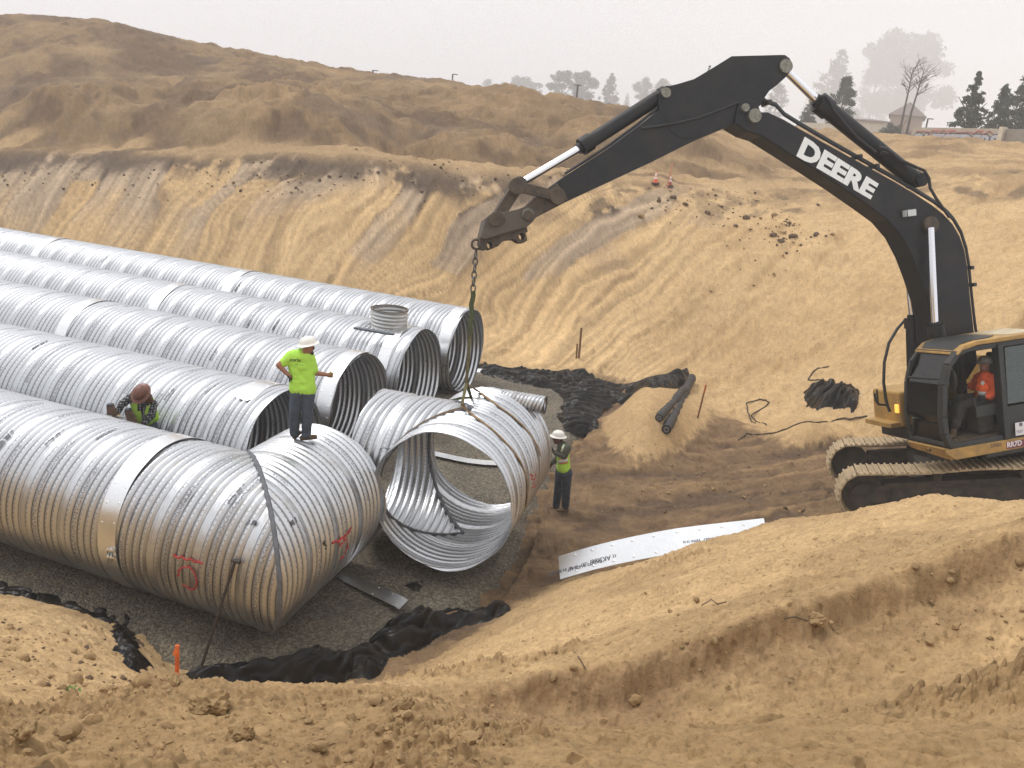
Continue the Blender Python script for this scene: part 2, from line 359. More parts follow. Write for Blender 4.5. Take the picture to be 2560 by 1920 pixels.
    dz += wallR*(big*.5+med*.28+fbm(x*1.7, y*1.7, 81, 4)*.10+lumps(x*1.3, y*1.3, 83, .3)*.16+fbm((x+y)*.35, (y-x)*2.2, 85, 3)*.10)
    sr = s+.05*fbm(su*.8, v*.3, 43, 3)+.03*n_edge
    dz += np.clip(1-np.abs(sr-1)/.20, 0, 1)*.22*(.35+.65*left)
    # floor: wheel and track ruts along the ramp
    rut = fbm((x*.97+y*.24)*.35, (y*.97-x*.24)*2.6, 91, 4)
    dz += flat*(rut*.11+fbm(x*3, y*3, 95, 4)*.06+lumps(x*4, y*4, 97, .45)*.08+lumps(x*9, y*9, 99, .5)*.05)*1.0
    # foreground: soft sand, clods, crumbly ridge
    fgm = (1-flat)*(1-sstep(10, 16, r))
    clod = sstep(.02, .45, fbm(x*.9, y*.9, 101, 3)+.34*sstep(5.2, 3.2, r)*sstep(.25, -.1, TH)-.17)
    l1 = lumps(x*4.2, y*4.2, 111, .42); l2 = lumps(x*10, y*10, 113, .5); l3 = lumps(x*24, y*24, 115, .5)
    fade = np.clip(r/4.0, .35, 1)
    l4 = lumps(x*48, y*48, 117, .5)
    sp1 = sstep(.0, .5, fbm(x*1.7, y*1.7, 119, 3)+.15)
    dz += fgm*fade*(med*.07+fbm(x*2.3, y*2.3, 121, 4)*.05+clod*(l1*.08*sstep(11, 5, r)+l2*.10+l3*.10+l4*.05)+(1-clod)*sp1*(l2*.022+l3*.038+l4*.03))
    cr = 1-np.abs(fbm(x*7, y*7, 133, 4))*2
    dz += fgm*fade*(fbm(x*14, y*14, 131, 5, .62)*.038+cr*.02*clod)
    CR = np.array([(700, 4.6), (1106, 4.45), (1250, 4.5), (1500, 4.55), (1700, 4.8), (1900, 5.1), (2212, 5.65), (2480, 6.0)])
    crest = np.interp(TH, [bearing(q) for q in CR[:, 0]], CR[:, 1])+.16*fbm(x*1.1, y*1.1, 143, 4)+.05*fbm(x*5, y*5, 144, 3)
    cm = sstep(-.10, .06, TH)
    dz -= cm*.24*sstep(crest+.02, crest-.20, r)*sstep(crest-2.0, crest-.5, r)
    face = cm*sstep(crest+.05, crest-.06, r)*sstep(crest-.75, crest-.30, r)
    dz += face*(fbm(x*9, y*9, 145, 4)*.03)
    track = sstep(-.05, .25, TH)*sstep(4.6, 3.6, r)*fgm
    dz += track*(fbm((x*.95-y*.3)*1.3, (y*.95+x*.3)*14, 141, 3)*.05)
    z = z+dz
    # ---- soil colour (dry sand, damp fill, topsoil) with some shade painted in
    sandL = np.array([.51, .352, .182]); sandM = np.array([.41, .270, .132]); fill = np.array([.138, .088, .049]); dark = np.array([.085, .060, .042]); mud = np.array([.155, .098, .056]); grey = np.array([.30, .245, .20])
    def mixc(c, k, w): return c*(1-w[..., None])+k*w[..., None]
    c = np.ones(x.shape+(3,))*sandL
    n1 = fbm(x*.35, y*.35, 151, 5); n2 = fbm(x*2.2, y*2.2, 153, 5); n3 = fbm(x*9, y*9, 155, 4)
    c = mixc(c, sandM, np.clip(.35+n1*.6+n2*.35, 0, 1))
    # cut face
    c = mixc(c, grey, wallL*sstep(.35, .85, pan+.7*(s-.6)+.45*n1)*.6)
    c = mixc(c, sandL*1.08, wallL*sstep(.55, .2, s)*.5)
    c = mixc(c, fill*1.15, wallL*groove*.42*sstep(-.4, .4, n2+.1)); c = c*(1+(wallL*teeth*.42*(1-groove))[..., None])
    ragged = s+.16*fbm(su*.9, v*.5, 171, 4)+.05*n3
    c = mixc(c, dark, wall*sstep(.74, .92, ragged+.10*groove*left+.12*n1)*(.30+.60*left)*sstep(-.45, .25, n2+n1*1.4+.1))
    c = mixc(c, dark*1.25, wall*(1-left)*sstep(.12, .3, fbm(x*.8, y*.8, 173, 4)*sstep(.4, .8, s))*.6)
    # piles above the rim
    c = mixc(c, fill, far*np.clip(.92+n1*.5-.42*sstep(.0, .35, TH), 0, 1))
    c = mixc(c, sandM*.85, far*sstep(.25, .6, ridg+.4*n2-.25)*.38)
    c = mixc(c, dark*1.35, far*sstep(.22, .55, fbm(x*.22+3, y*.22, 181, 5)+.15*n2)*.6*left)
    c = mixc(c, sandL, far*sstep(.30, .45, vnoise(u*.12, v*.9, 183)-.28*np.abs(s-1.15)*4)*.5*sstep(1.7, 1.2, s))
    # floor
    mm = sstep(.30, .05, t-fl+.16*n2+.10*n3)*sstep(-3.0, .5, x-.25*(y-14)+n1*1.2)
    c = mixc(c, mud, mm*np.clip(.95+.25*n2, 0, 1)); c = mixc(c, sandM*.8, mm*sstep(.15, .6, rut+.5*n2)*.6)
    c = mixc(c, dark, mm*sstep(.1, .5, -rut+.3*n2)*.6)
    # foreground
    c = mixc(c, sandM*.95, fgm*np.clip(.15+.5*clod+n2*.4, 0, 1)); c = mixc(c, fill*1.45, fgm*np.clip(sstep(.12, .5, l1*1.4+n2*.3-.1)*clod*.55+sstep(.05, .3, l3*sp1)*.30, 0, .6))
    c = mixc(c, sandM*.74, fgm*sstep(5.0, 4.0, r+.5*n1-.5*sstep(0, .3, TH))*np.clip(.75+.35*n2, 0, 1))
    c = mixc(c, fill*1.9, face*.55*sstep(-.5, .3, n2+.2)); c = mixc(c, sandL*1.05, fgm*cm*sstep(crest-.02, crest+.25, r)*sstep(-.3, .4, n1+.2)*.6); c = mixc(c, sandM*.74, fgm*sstep(.05, .45, fbm(x*.55, y*.55, 157, 4))*.55)  # bank face below the crest: damp tone plus its shade, painted in
    c *= (1+.20*n3+.16*fbm(x*26, y*26, 191, 4)-.22*fgm*sstep(.1, .5, -cr))[..., None]  # last term paints shade into the small foreground pits
    me = np_mesh('ground', np.stack([x, y, z], -1), grid_faces(len(lr), len(th))[:, ::-1])
    ca = me.color_attributes.new('soil', 'FLOAT_COLOR', 'POINT')
    ca.data.foreach_set('color', np.concatenate([np.clip(c, .01, 1), np.ones(x.shape+(1,))], -1).astype(np.float32).ravel())
    m, nt, b = mat('soil'); L = nt.links.new
    a = N(nt, 'VertexColor', layer_name='soil'); tc = N(nt, 'TexCoord')
    nz = N(nt, 'TexNoise', Scale=30.0, Detail=10.0, Roughness=.7); L(tc.outputs['Object'], nz.inputs['Vector'])
    rp = ramp(nt, [(.30, (.55, .52, .50)), (.45, (.92, .91, .90)), (.7, (1.14, 1.14, 1.14))], nz.outputs['Fac']); mu = N(nt, 'MixRGB', blend_type='MULTIPLY'); mu.inputs['Fac'].default_value = 1  # grain contrast raised to stand in for shade between crumbs
    L(a.outputs['Color'], mu.inputs['Color1']); L(rp.outputs['Color'], mu.inputs['Color2'])
    # dark crumbs and their painted shade: small flecks in the sand, finer ones inside coarser patches
    vo = N(nt, 'TexVoronoi', Scale=13.0, Randomness=1.0); vo.distance = 'EUCLIDEAN'; nw = N(nt, 'TexNoise', Scale=7.0, Detail=5.0); ad = N(nt, 'MixRGB'); ad.inputs['Fac'].default_value = .12
    L(tc.outputs['Object'], nw.inputs['Vector']); L(tc.outputs['Object'], ad.inputs['Color1']); L(nw.outputs['Color'], ad.inputs['Color2']); L(ad.outputs['Color'], vo.inputs['Vector'])
    sxv = N(nt, 'SeparateXYZ'); L(vo.outputs['Color'], sxv.inputs[0]); th_ = N(nt, 'MapRange'); th_.inputs['From Min'].default_value = .45; th_.inputs['From Max'].default_value = 1.0; th_.inputs['To Min'].default_value = .0; th_.inputs['To Max'].default_value = .36; L(sxv.outputs[0], th_.inputs['Value'])
    df = N(nt, 'Math', operation='SUBTRACT'); L(th_.outputs[0], df.inputs[0]); L(vo.outputs['Distance'], df.inputs[1]); dm = N(nt, 'Math', operation='MULTIPLY', use_clamp=True); dm.inputs[1].default_value = 9.0; L(df.outputs[0], dm.inputs[0])
    m2 = N(nt, 'MixRGB', blend_type='MULTIPLY'); m2.inputs['Color2'].default_value = (.62, .58, .54, 1); L(dm.outputs[0], m2.inputs['Fac']); L(mu.outputs['Color'], m2.inputs['Color1']); L(m2.outputs['Color'], b.inputs['Base Color'])
    b.inputs['Roughness'].default_value = .95; b.inputs['Specular IOR Level'].default_value = .15
    nb = N(nt, 'TexNoise', Scale=14.0, Detail=10.0, Roughness=.72); L(tc.outputs['Object'], nb.inputs['Vector'])
    bp = N(nt, 'Bump', Strength=.5, Distance=.05); L(nb.outputs['Fac'], bp.inputs['Height']); L(bp.outputs['Normal'], b.inputs['Normal'])
    o = link('ground', me, m, None, base=(0, 0, 0)); tag(o, 'sandy floor and slopes of the excavated pit with dirt piles along the rim', 'ground', kind='structure')
    return o, (x, y, z)
GROUND, GXYZ = build_ground()
_gth = np.linspace(R2(-50), R2(50), 1180); _glr = np.log(np.hypot(GXYZ[0][:, 0], GXYZ[1][:, 0]))
def gz(x, y):                                       # height of the finished ground mesh
    th = math.atan2(x, y); lr = math.log(math.hypot(x, y)); j = int(np.clip(round((th-_gth[0])/(_gth[1]-_gth[0])), 0, 1179)); i = int(np.clip(np.searchsorted(_glr, lr), 0, len(_glr)-1))
    return float(GXYZ[2][i, j])
# ------------------------------------------------------------------ ray / surface helpers
def hit(px, py, rmin=1.6, rmax=75):                # photograph pixel -> point on the finished ground
    v = ray(px, py); h = math.hypot(v[0], v[1]); r = rmin
    while r < rmax:
        P = CAM + v*(r/h)
        if P[2] < gz(P[0], P[1]): return np.array([P[0], P[1], gz(P[0], P[1])])
        r *= 1.006
    return CAM + v*(rmax/h)
def on_cyl(px, py, c, ax, R):                      # photograph pixel -> first point on a cylinder
    v = ray(px, py); ax = nrm(ax); o = CAM-np.asarray(c); vp = v-ax*np.dot(v, ax); op = o-ax*np.dot(o, ax)
    a = vp@vp; b = 2*vp@op; q = op@op-R*R; dsc = max(0, b*b-4*a*q)
    return CAM + v*((-b-math.sqrt(dsc))/(2*a))
# ------------------------------------------------------------------ galvanised steel
def steel_mat(name, tint=(.66, .675, .70), rough=.40, stain=.0, corr=True):
    m, nt, b = mat(name); L = nt.links.new
    tc = N(nt, 'TexCoord'); uv = N(nt, 'UVMap'); sx = N(nt, 'SeparateXYZ'); L(uv.outputs['UV'], sx.inputs[0])
    def M(op, a, c=None, d=None):
        n = N(nt, 'Math', operation=op)
        for i, x in enumerate((a, c, d)):
            if x is None: continue
            if isinstance(x, (int, float)): n.inputs[i].default_value = x
            else: L(x, n.inputs[i])
        return n.outputs[0]
    n1 = N(nt, 'TexNoise', Scale=1.7, Detail=6.0, Roughness=.65); L(tc.outputs['Object'], n1.inputs['Vector'])
    n2 = N(nt, 'TexVoronoi', Scale=55.0); L(tc.outputs['Object'], n2.inputs['Vector'])
    r1 = ramp(nt, [(.25, [t*.86 for t in tint]), (.75, tint)], n1.outputs['Fac'])
    sp_ = ramp(nt, [(0, (.90, .90, .90)), (1, (1, 1, 1))], n2.outputs['Color']); mu = N(nt, 'MixRGB', blend_type='MULTIPLY'); mu.inputs['Fac'].default_value = 1
    L(r1.outputs['Color'], mu.inputs['Color1']); L(sp_.outputs['Color'], mu.inputs['Color2']); col = mu.outputs['Color']
    rgh = N(nt, 'MapRange'); rgh.inputs['To Min'].default_value = rough-.03; rgh.inputs['To Max'].default_value = rough+.05; L(n1.outputs['Fac'], rgh.inputs['Value']); rg = rgh.outputs[0]
    if corr:
        a, y = sx.outputs[0], sx.outputs[1]
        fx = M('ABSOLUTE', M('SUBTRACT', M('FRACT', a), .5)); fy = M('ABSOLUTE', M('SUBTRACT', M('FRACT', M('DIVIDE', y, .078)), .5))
        dx = M('MULTIPLY', fx, .133); dy = M('MULTIPLY', fy, .078); d2 = M('SQRT', M('ADD', M('MULTIPLY', dx, dx), M('MULTIPLY', dy, dy)))
        rib = M('FLOOR', M('MODULO', M('ADD', a, 6000), 6.0)); nos = M('LESS_THAN', rib, 4.9)
        dot = M('MULTIPLY', M('SUBTRACT', 1.0, M('SMOOTH_MIN', M('DIVIDE', d2, .0105), 1.0, .1)), nos); dot = M('MINIMUM', M('MULTIPLY', dot, 2.5), 1.0)
        x1 = N(nt, 'MixRGB'); x1.inputs['Color2'].default_value = (.06, .06, .062, 1); L(dot, x1.inputs['Fac']); L(col, x1.inputs['Color1']); col = x1.outputs['Color']
        valley_shade = M('MULTIPLY', M('MULTIPLY', M('SMOOTH_MAX', M('SUBTRACT', fx, .33), 0.0, .04), 6.0), nos)
        x0_ = N(nt, 'MixRGB'); x0_.inputs['Color2'].default_value = (.11, .11, .11, 1); L(M('MINIMUM', valley_shade, .85), x0_.inputs['Fac']); L(col, x0_.inputs['Color1']); col = x0_.outputs['Color']  # rib valleys painted dark for the shade and dark reflections there
        # mill print: a smeared line of small characters on one rib of every lap
        cv = N(nt, 'CombineXYZ'); L(M('MULTIPLY', y, 48.0), cv.inputs[0]); L(M('MULTIPLY', a, 6.5), cv.inputs[1])
        n4 = N(nt, 'TexNoise', Scale=1.0, Detail=2.0); L(cv.outputs[0], n4.inputs['Vector'])
        cv2 = N(nt, 'CombineXYZ'); L(M('MULTIPLY', y, .8), cv2.inputs[0]); L(M('MULTIPLY', M('FLOOR', M('DIVIDE', a, 6.0)), 7.3), cv2.inputs[1])
        n5 = N(nt, 'TexNoise', Scale=1.0, Detail=0.0); L(cv2.outputs[0], n5.inputs['Vector'])
        band = M('MULTIPLY', M('COMPARE', rib, 1.0, .2), M('LESS_THAN', fx, .30)); pr = M('MULTIPLY', M('MULTIPLY', band, M('GREATER_THAN', n4.outputs['Fac'], .50)), M('GREATER_THAN', n5.outputs['Fac'], .47))
        x2 = N(nt, 'MixRGB'); x2.inputs['Color2'].default_value = (.16, .165, .19, 1); L(M('MULTIPLY', pr, .75), x2.inputs['Fac']); L(col, x2.inputs['Color1']); col = x2.outputs['Color']
        L(M('SUBTRACT', 1.0, M('MULTIPLY', M('MAXIMUM', dot, M('MULTIPLY', pr, .5)), .9)), b.inputs['Metallic'])
    else: b.inputs['Metallic'].default_value = 1.0
    if stain > 0:
        n6 = N(nt, 'TexNoise', Scale=2.6, Detail=9.0, Roughness=.72); L(tc.outputs['Object'], n6.inputs['Vector'])
        r6 = ramp(nt, [(.60-.25*stain, (0, 0, 0)), (.78, (1, 1, 1))], n6.outputs['Fac']); x3 = N(nt, 'MixRGB'); x3.inputs['Color2'].default_value = (.33, .27, .18, 1)
        k = M('MULTIPLY', r6.outputs['Color'], .7*min(1, stain*1.6)); L(k, x3.inputs['Fac']); L(col, x3.inputs['Color1']); col = x3.outputs['Color']
        rg = M('ADD', rg, M('MULTIPLY', k, .35))
    L(col, b.inputs['Base Color']); L(rg, b.inputs['Roughness'])
    return m
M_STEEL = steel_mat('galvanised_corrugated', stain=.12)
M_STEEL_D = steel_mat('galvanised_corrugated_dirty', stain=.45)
M_BAND = steel_mat('galvanised_sheet', (.86, .87, .88), .30, .12, corr=False)
M_TAR = simple('grey_sealant', (.105, .11, .125), .62, var=.3, scale=14)
M_RED = simple('red_marking_paint', (.42, .035, .03), .5)
M_BLACKINK = simple('black_marker', (.025, .025, .03), .5)
M_INK = simple('stencil_ink', (.09, .09, .11), .5)
PITCHC, LEAD = .133, .798
RB = 1.235
def corr_grid(c, ax, s0, s1, R=RB, amp=.0195, seg=120, per=8, pitch=PITCHC, ribs=6, phase=0.0, zref=(0, 0, 1)):
    """corrugated shell from s0 to s1 along ax: vertices, faces, uv (ribs, metres round)"""
    ax = nrm(ax); up = np.asarray(zref, float); up = nrm(up-ax*np.dot(up, ax)); side = np.cross(up, ax)
    n = max(3, int(round((s1-s0)/pitch*per))+1); s = np.linspace(s0, s1, n)[:, None]; th = np.linspace(0, 2*math.pi, seg+1)[None, :]
    a = (s + pitch*ribs*th/(2*math.pi))/pitch + phase; rib = np.floor(np.mod(a, ribs)); f = a-np.floor(a)
    p = amp*(1-2*np.abs(np.cos(math.pi*f))**2.4)
    if ribs == 6: p = np.where(rib == 5, amp*(-.75+.7*np.exp(-((f-.42)/.06)**2)+.7*np.exp(-((f-.60)/.05)**2)), p)
    rr = R+p
    V = np.asarray(c)[None, None]+ax*s[..., None]+rr[..., None]*(np.cos(th)[..., None]*side+np.sin(th)[..., None]*up)
    uv = np.stack([a, np.broadcast_to(th*R, a.shape)], -1)
    return V.reshape(-1, 3), grid_faces(n, seg+1), uv.reshape(-1, 2)
def shell(name, m, parent, parts, cuts=None):
    """parts: list of corr_grid results; cuts: per part a list of (point, normal) half spaces to keep (normal side removed)"""
    bm_all = bmesh.new(); uvl = bm_all.loops.layers.uv.new('UVMap')
    for i, (V, F, UVc) in enumerate(parts):
        me = np_mesh('tmp', V, F, UVc); bm = bmesh.new(); bm.from_mesh(me); bpy.data.meshes.remove(me)
        for (co, no) in (cuts[i] if cuts else []):
            bmesh.ops.bisect_plane(bm, geom=bm.verts[:]+bm.edges[:]+bm.faces[:], plane_co=Vector(co), plane_no=Vector(no), clear_outer=True, dist=1e-6)
        t = bpy.data.meshes.new('t'); bm.to_mesh(t); bm.free(); bm_all.from_mesh(t); bpy.data.meshes.remove(t)
    me = bpy.data.meshes.new(name); bm_all.to_mesh(me); bm_all.free()
    return link(name, me, m, parent, smooth=True)
def arc_band(name, parent, c, ax, s0, s1, R, a0, a1, m=None, th=.004, chamfer=True, bumps=True, n=90, flare=0.0):
    """sheet band round a pipe from angle a0 to a1 (90 = top, 180 = towards the camera)"""
    ax = nrm(ax); up = ZZ; side = nrm(np.cross(up, ax)); mb = MB()
    A = np.radians(np.linspace(a0, a1, n)); full = abs(a1-a0) >= 359
    def pt(a, s, r): return np.asarray(c)+ax*s+r*(math.cos(a)*side+math.sin(a)*up)
    V = []
    ss = np.linspace(s0, s1, 5)
    for i, a in enumerate(A):
        k = min(i, n-1-i)/n*(abs(a1-a0)); w = 1.0
        if chamfer and not full: w = min(1, .55+k/4.5*.45)
        mid = (s0+s1)/2
        for lay in (0, 1):
            for s in ss: V.append(pt(a, mid+(s-mid)*w, R+lay*th+flare*((s-mid)/(s1-mid))**2))
    F = []
    for i in range(n-1):
        for j in range(4):
            for lay in (0, 1):
                q = [i*10+lay*5+j, i*10+lay*5+j+1, (i+1)*10+lay*5+j+1, (i+1)*10+lay*5+j]; F.append(tuple(q if lay else q[::-1]))
        for j0 in (0, 4): F.append((i*10+j0, (i+1)*10+j0, (i+1)*10+5+j0, i*10+5+j0))
    if not full:
        for i in (0, n-1):
            for j in range(4): F.append((i*10+j, i*10+j+1, i*10+5+j+1, i*10+5+j))
    mb.add(V, F)
    if bumps:
        rng = random.Random(int(abs(s0)*100)+int(a0))
        for a in np.arange(a0+7, a1-4, 13):
            for s in (s0+.06, s1-.06):
                P = pt(math.radians(a+rng.uniform(-2, 2)), s, R+th); nn = nrm(P-(np.asarray(c)+ax*s)); x = ax; y = np.cross(nn, x)
                mb.ell(P, .020, .020, .007, [x, y, nn], 10, 6)
    return mb.build(name, m or M_BAND, parent, smooth=True)
def surf_tube(name, parent, m, px_pts, c, ax, R, rad=.012, sub=6, zoff=0.0):
    P = [on_cyl(*q, c, ax, R) for q in px_pts]; Q = []
    for a, b in zip(P[:-1], P[1:]):
        for k in range(sub): Q.append(a+(b-a)*k/sub)
    Q.append(P[-1]); Q = np.array(Q); rngv = 1+.35*np.sin(np.arange(len(Q))*1.7)
    return MB().tube(Q, rad*rngv, 6).build(name, m, parent, smooth=True)
def text_mesh(s, size=1.0, bold=0.0, align='CENTER'):
    cu = bpy.data.curves.new('t', 'FONT'); cu.body = s; cu.size = size; cu.align_x = align; cu.align_y = 'CENTER'; cu.offset = bold; cu.resolution_u = 3
    ob = bpy.data.objects.new('t', cu); COL.objects.link(ob); bpy.context.view_layer.update()
    me = bpy.data.meshes.new_from_object(ob.evaluated_get(bpy.context.evaluated_depsgraph_get())); bpy.data.objects.remove(ob); bpy.data.curves.remove(cu)
    return me
def place_text(name, s, m, parent, o, ex, ey, size, bold=0.0, fn=None, lift=.003):
    """flat lettering lying on a surface: o centre, ex reading direction, ey letter-up; fn maps (x, y) to a curved surface instead"""
    me = text_mesh(s, size, bold); ex = nrm(ex); ey = nrm(ey); n = np.cross(ex, ey)
    for v in me.vertices:
        v.co = Vector(fn(v.co.x, v.co.y)) if fn else Vector(np.asarray(o)+ex*v.co.x+ey*v.co.y+n*lift)
    return link(name, me, m, parent)
def wrap_text(parent, s, size, c, ax, R, a0, s0, bold=.004):
    """lettering printed round a pipe: reads downwards from angle a0 on the camera side"""
    ax = nrm(ax); side = nrm(np.cross(ZZ, ax))
    def fn(x, y):
        a = math.radians(a0)+x/R; return np.asarray(c)+ax*(s0+y+x*LEAD/(2*math.pi*R)*-1)+(R+.003)*(math.cos(a)*side+math.sin(a)*ZZ)
    return place_text('printed_lettering', s, M_INK, parent, c, (1, 0, 0), (0, 1, 0), size, bold, fn)

# ------------------------------------------------------------------ the five pipe runs
ZC = 1.275
PV = {1: 9.81, 2: 12.99, 3: 16.14, 4: 19.17, 5: 22.36}; UEND = {1: -7.5, 2: -9.28, 3: -9.48, 4: -9.5, 5: -9.6}; UL = {1: -19.0, 2: -22.5, 3: -26.0, 4: -31.0, 5: -36.5}
BANDPX = {1: [(289, 1249)], 2: [], 3: [(171, 800)], 4: [(402, 742)], 5: [(95, 627), (576, 708)]}
LBL = {1: 'nearest corrugated steel pipe run with a mitred elbow, a worker standing on it',
       2: 'corrugated steel pipe run second from the front, open beside the standing worker\'s legs',
       3: 'middle corrugated steel pipe run, its open end behind the man in the lime shirt',
       4: 'corrugated steel pipe run carrying the short vertical riser near its open end',
       5: 'farthest corrugated steel pipe run along the foot of the cut slope'}
EL_AX = np.array([math.cos(R2(74)), math.sin(R2(74)), 0])
PIPES = {}
for k in (1, 2, 3, 4, 5):
    c = uv3(0, PV[k], ZC); run = empty('corrugated_pipe_run', uv3(UEND[k]-3, PV[k], 0), LBL[k], 'steel pipe', 'parallel corrugated pipe runs'); PIPES[k] = run
    seg = {1: 150, 2: 132, 3: 120, 4: 110, 5: 100}[k]; per = 8 if k < 4 else 7
    bands = []
    for q in BANDPX[k]:
        P = on_cyl(*q, c, PD, RB); bands.append(float(np.dot(P, PD)))
    edges = [UL[k]]+bands+[UEND[k]]
    for i, (a, b) in enumerate(zip(edges[:-1], edges[1:])):
        a2 = a+(.03 if i else 0); b2 = b-(.03 if i < len(bands) else 0)
        if k == 1 and i == len(bands):
            J = uv3(UEND[1], PV[1], ZC); mn = nrm(PD+EL_AX)
            g1 = corr_grid(c, PD, a2, UEND[1]+1.9, seg=seg); g2 = corr_grid(J, EL_AX, -1.9, 2.0, seg=seg, phase=.3)
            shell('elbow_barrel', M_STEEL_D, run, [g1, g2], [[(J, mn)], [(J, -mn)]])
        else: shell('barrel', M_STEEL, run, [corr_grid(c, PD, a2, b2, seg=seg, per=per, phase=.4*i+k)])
    MB().disc_ring(c+PD*(UL[k]+.02), PD, .0005, RB-.03, .02, 60).build('added_light_stop', M_BAND, run)  # unseen plate, added to keep light out of the left end
    for s in bands: arc_band('coupling_band', run, c, PD, s-.17, s+.17, RB+.022, -180, 180, flare=.006)
# half bands wrapped round the open ends
arc_band('end_band', PIPES[5], uv3(0, PV[5], ZC), PD, -10.02, -9.66, RB+.022, 62, 192)
arc_band('end_band', PIPES[4], uv3(0, PV[4], ZC), PD, -10.18, -9.86, RB+.022, 62, 165)
arc_band('end_band', PIPES[3], uv3(0, PV[3], ZC), PD, -9.86, -9.50, RB+.022, 68, 205)
arc_band('end_band', PIPES[2], uv3(0, PV[2], ZC), PD, -10.05, -9.60, RB+.022, 60, 118)
# riser and saddle plank on the fourth run
c4 = uv3(0, PV[4], ZC); P = at_z(970, 816, ZC+RB); ru = float(np.dot(P, PD))-.13; rb = uv3(ru, PV[4], 0)
g = corr_grid(rb, ZZ, ZC+RB-.12, ZC+RB+.40, R=.47, amp=.016, seg=64, per=8, pitch=.095, ribs=1, zref=PD)
rs = shell('riser', steel_mat('riser_galvanised', (.55, .55, .54), .45, .5, corr=False), PIPES[4], [g])
MB().disc_ring(rb+ZZ*(ZC+RB+.40), ZZ, .45, .495, .02, 48).build('riser_rim', simple('rusty_rim', (.10, .075, .05), .7), rs, smooth=True)
A0 = at_z(*(640+850*.28933, 700+420*.28933), ZC+RB+.0); A1 = at_z(*(640+1190*.28933, 700+478*.28933), ZC+RB+.0)
MB().bar(A0+ZZ*.02, A1+ZZ*.02, .12, .05).build('saddle_plank', simple('grey_plank', (.10, .115, .14), .55), PIPES[4], bevel=.006)
# mitre seam, tape, paint and print on the elbow
J = uv3(UEND[1], PV[1], ZC); mn = nrm(PD+EL_AX); Q = []; rg = random.Random(4)
side1 = nrm(np.cross(ZZ, PD))
for i in range(150):
    t = 2*math.pi*i/149; w = RB*(math.cos(t)*side1+math.sin(t)*ZZ); s = -np.dot(w, mn)/np.dot(PD, mn); Q.append(J+(w+PD*s)*1.004)
MB().tube(Q, [.030+.012*rg.random() for _ in Q], 8).build('welded_seam', M_TAR, PIPES[1], smooth=True)
MB().bar(on_cyl(277, 1372, uv3(0, PV[1], ZC), PD, RB+.05), on_cyl(277, 1408, uv3(0, PV[1], ZC), PD, RB+.05), .02, .02).bar(on_cyl(268, 1374, uv3(0, PV[1], ZC), PD, RB+.05), on_cyl(287, 1376, uv3(0, PV[1], ZC), PD, RB+.05), .03, .03).bar(on_cyl(268, 1392, uv3(0, PV[1], ZC), PD, RB+.05), on_cyl(287, 1394, uv3(0, PV[1], ZC), PD, RB+.05), .03, .03).bar(on_cyl(269, 1372, uv3(0, PV[1], ZC), PD, RB+.05), on_cyl(270, 1408, uv3(0, PV[1], ZC), PD, RB+.05), .02, .02).build('band_clamp', M_BAND, PIPES[1])
z3 = lambda x, y: (x*.57866, 960+y*.57866)
c1 = uv3(0, PV[1], ZC)
surf_tube('paint_mark', PIPES[1], M_RED, [z3(*q) for q in [(750, 738), (768, 752), (785, 746), (805, 760), (825, 756), (842, 770), (858, 766), (876, 778)]], c1, PD, RB+.012, .016)
surf_tube('paint_mark', PIPES[1], M_RED, [z3(*q) for q in [(770, 830), (774, 803), (795, 790), (822, 792), (838, 815), (850, 845), (848, 872), (836, 888), (818, 886), (802, 872), (792, 866)]], c1, PD, RB+.012, .013)
surf_tube('paint_mark', PIPES[1], M_RED, [z3(*q) for q in [(1437, 688), (1455, 676), (1462, 684), (1478, 662), (1486, 668), (1500, 640), (1506, 646), (1515, 620)]], J, EL_AX, RB+.012, .017)
surf_tube('paint_mark', PIPES[1], M_RED, [z3(*q) for q in [(1468, 700), (1480, 684), (1496, 670), (1502, 700), (1488, 735), (1470, 762)]], J, EL_AX, RB+.012, .013)
surf_tube('paint_mark', PIPES[1], M_BLACKINK, [z3(*q) for q in [(1402, 676), (1398, 690), (1408, 700), (1404, 716)]], J, EL_AX, RB+.012, .016)
def patch(px, c, ax, parent, name='tape_patch', m=None):
    V = [on_cyl(*q, c, ax, RB+.016) for q in px]; MB().add(V, [tuple(range(len(V)))]).build(name, m or M_TAR, parent)
patch([(612, 1312), (622, 1300), (641, 1301), (636, 1311), (625, 1314)], c1, PD, PIPES[1])
patch([(728, 1302), (738, 1291), (744, 1304), (737, 1313), (730, 1309)], J, EL_AX, PIPES[1])
for (k, q, s) in [(1, (10, 1098), 'AK Steel'), (1, (135, 1090), 'AK Steel'), (1, (268, 1082), 'AK Steel'), (1, (398, 1090), 'AK Steel'), (1, (338, 1275), 'AK Steel'), (1, (466, 1242), 'AK Steel'), (1, (590, 1232), 'AK Steel'), (2, (425, 980), 'AK Steel'), (2, (531, 970), 'AK Steel'), (2, (100, 860), 'AK Steel'), (2, (620, 985), 'AK Steel'), (3, (600, 890), 'AK Steel'), (3, (535, 883), 'AK Steel'), (4, (690, 810), 'AK Steel'), (4, (618, 815), 'AK Steel'), (5, (1042, 782), 'AK Steel'), (5, (595, 715), 'AK Steel'), (5, (262, 645), 'AK Steel'), (5, (325, 650), 'AK Steel')]:
    c = uv3(0, PV[k], ZC); P = on_cyl(*q, c, PD, RB+.014); w = P-(c+PD*np.dot(P-c, PD)); sd_ = nrm(np.cross(ZZ, PD))
    a = math.degrees(math.atan2(w[2], np.dot(w, sd_))); wrap_text(PIPES[k], '\u2039\u2039 '+s, .085, c, PD, RB+.014, a, float(np.dot(P-c, PD)), .003)

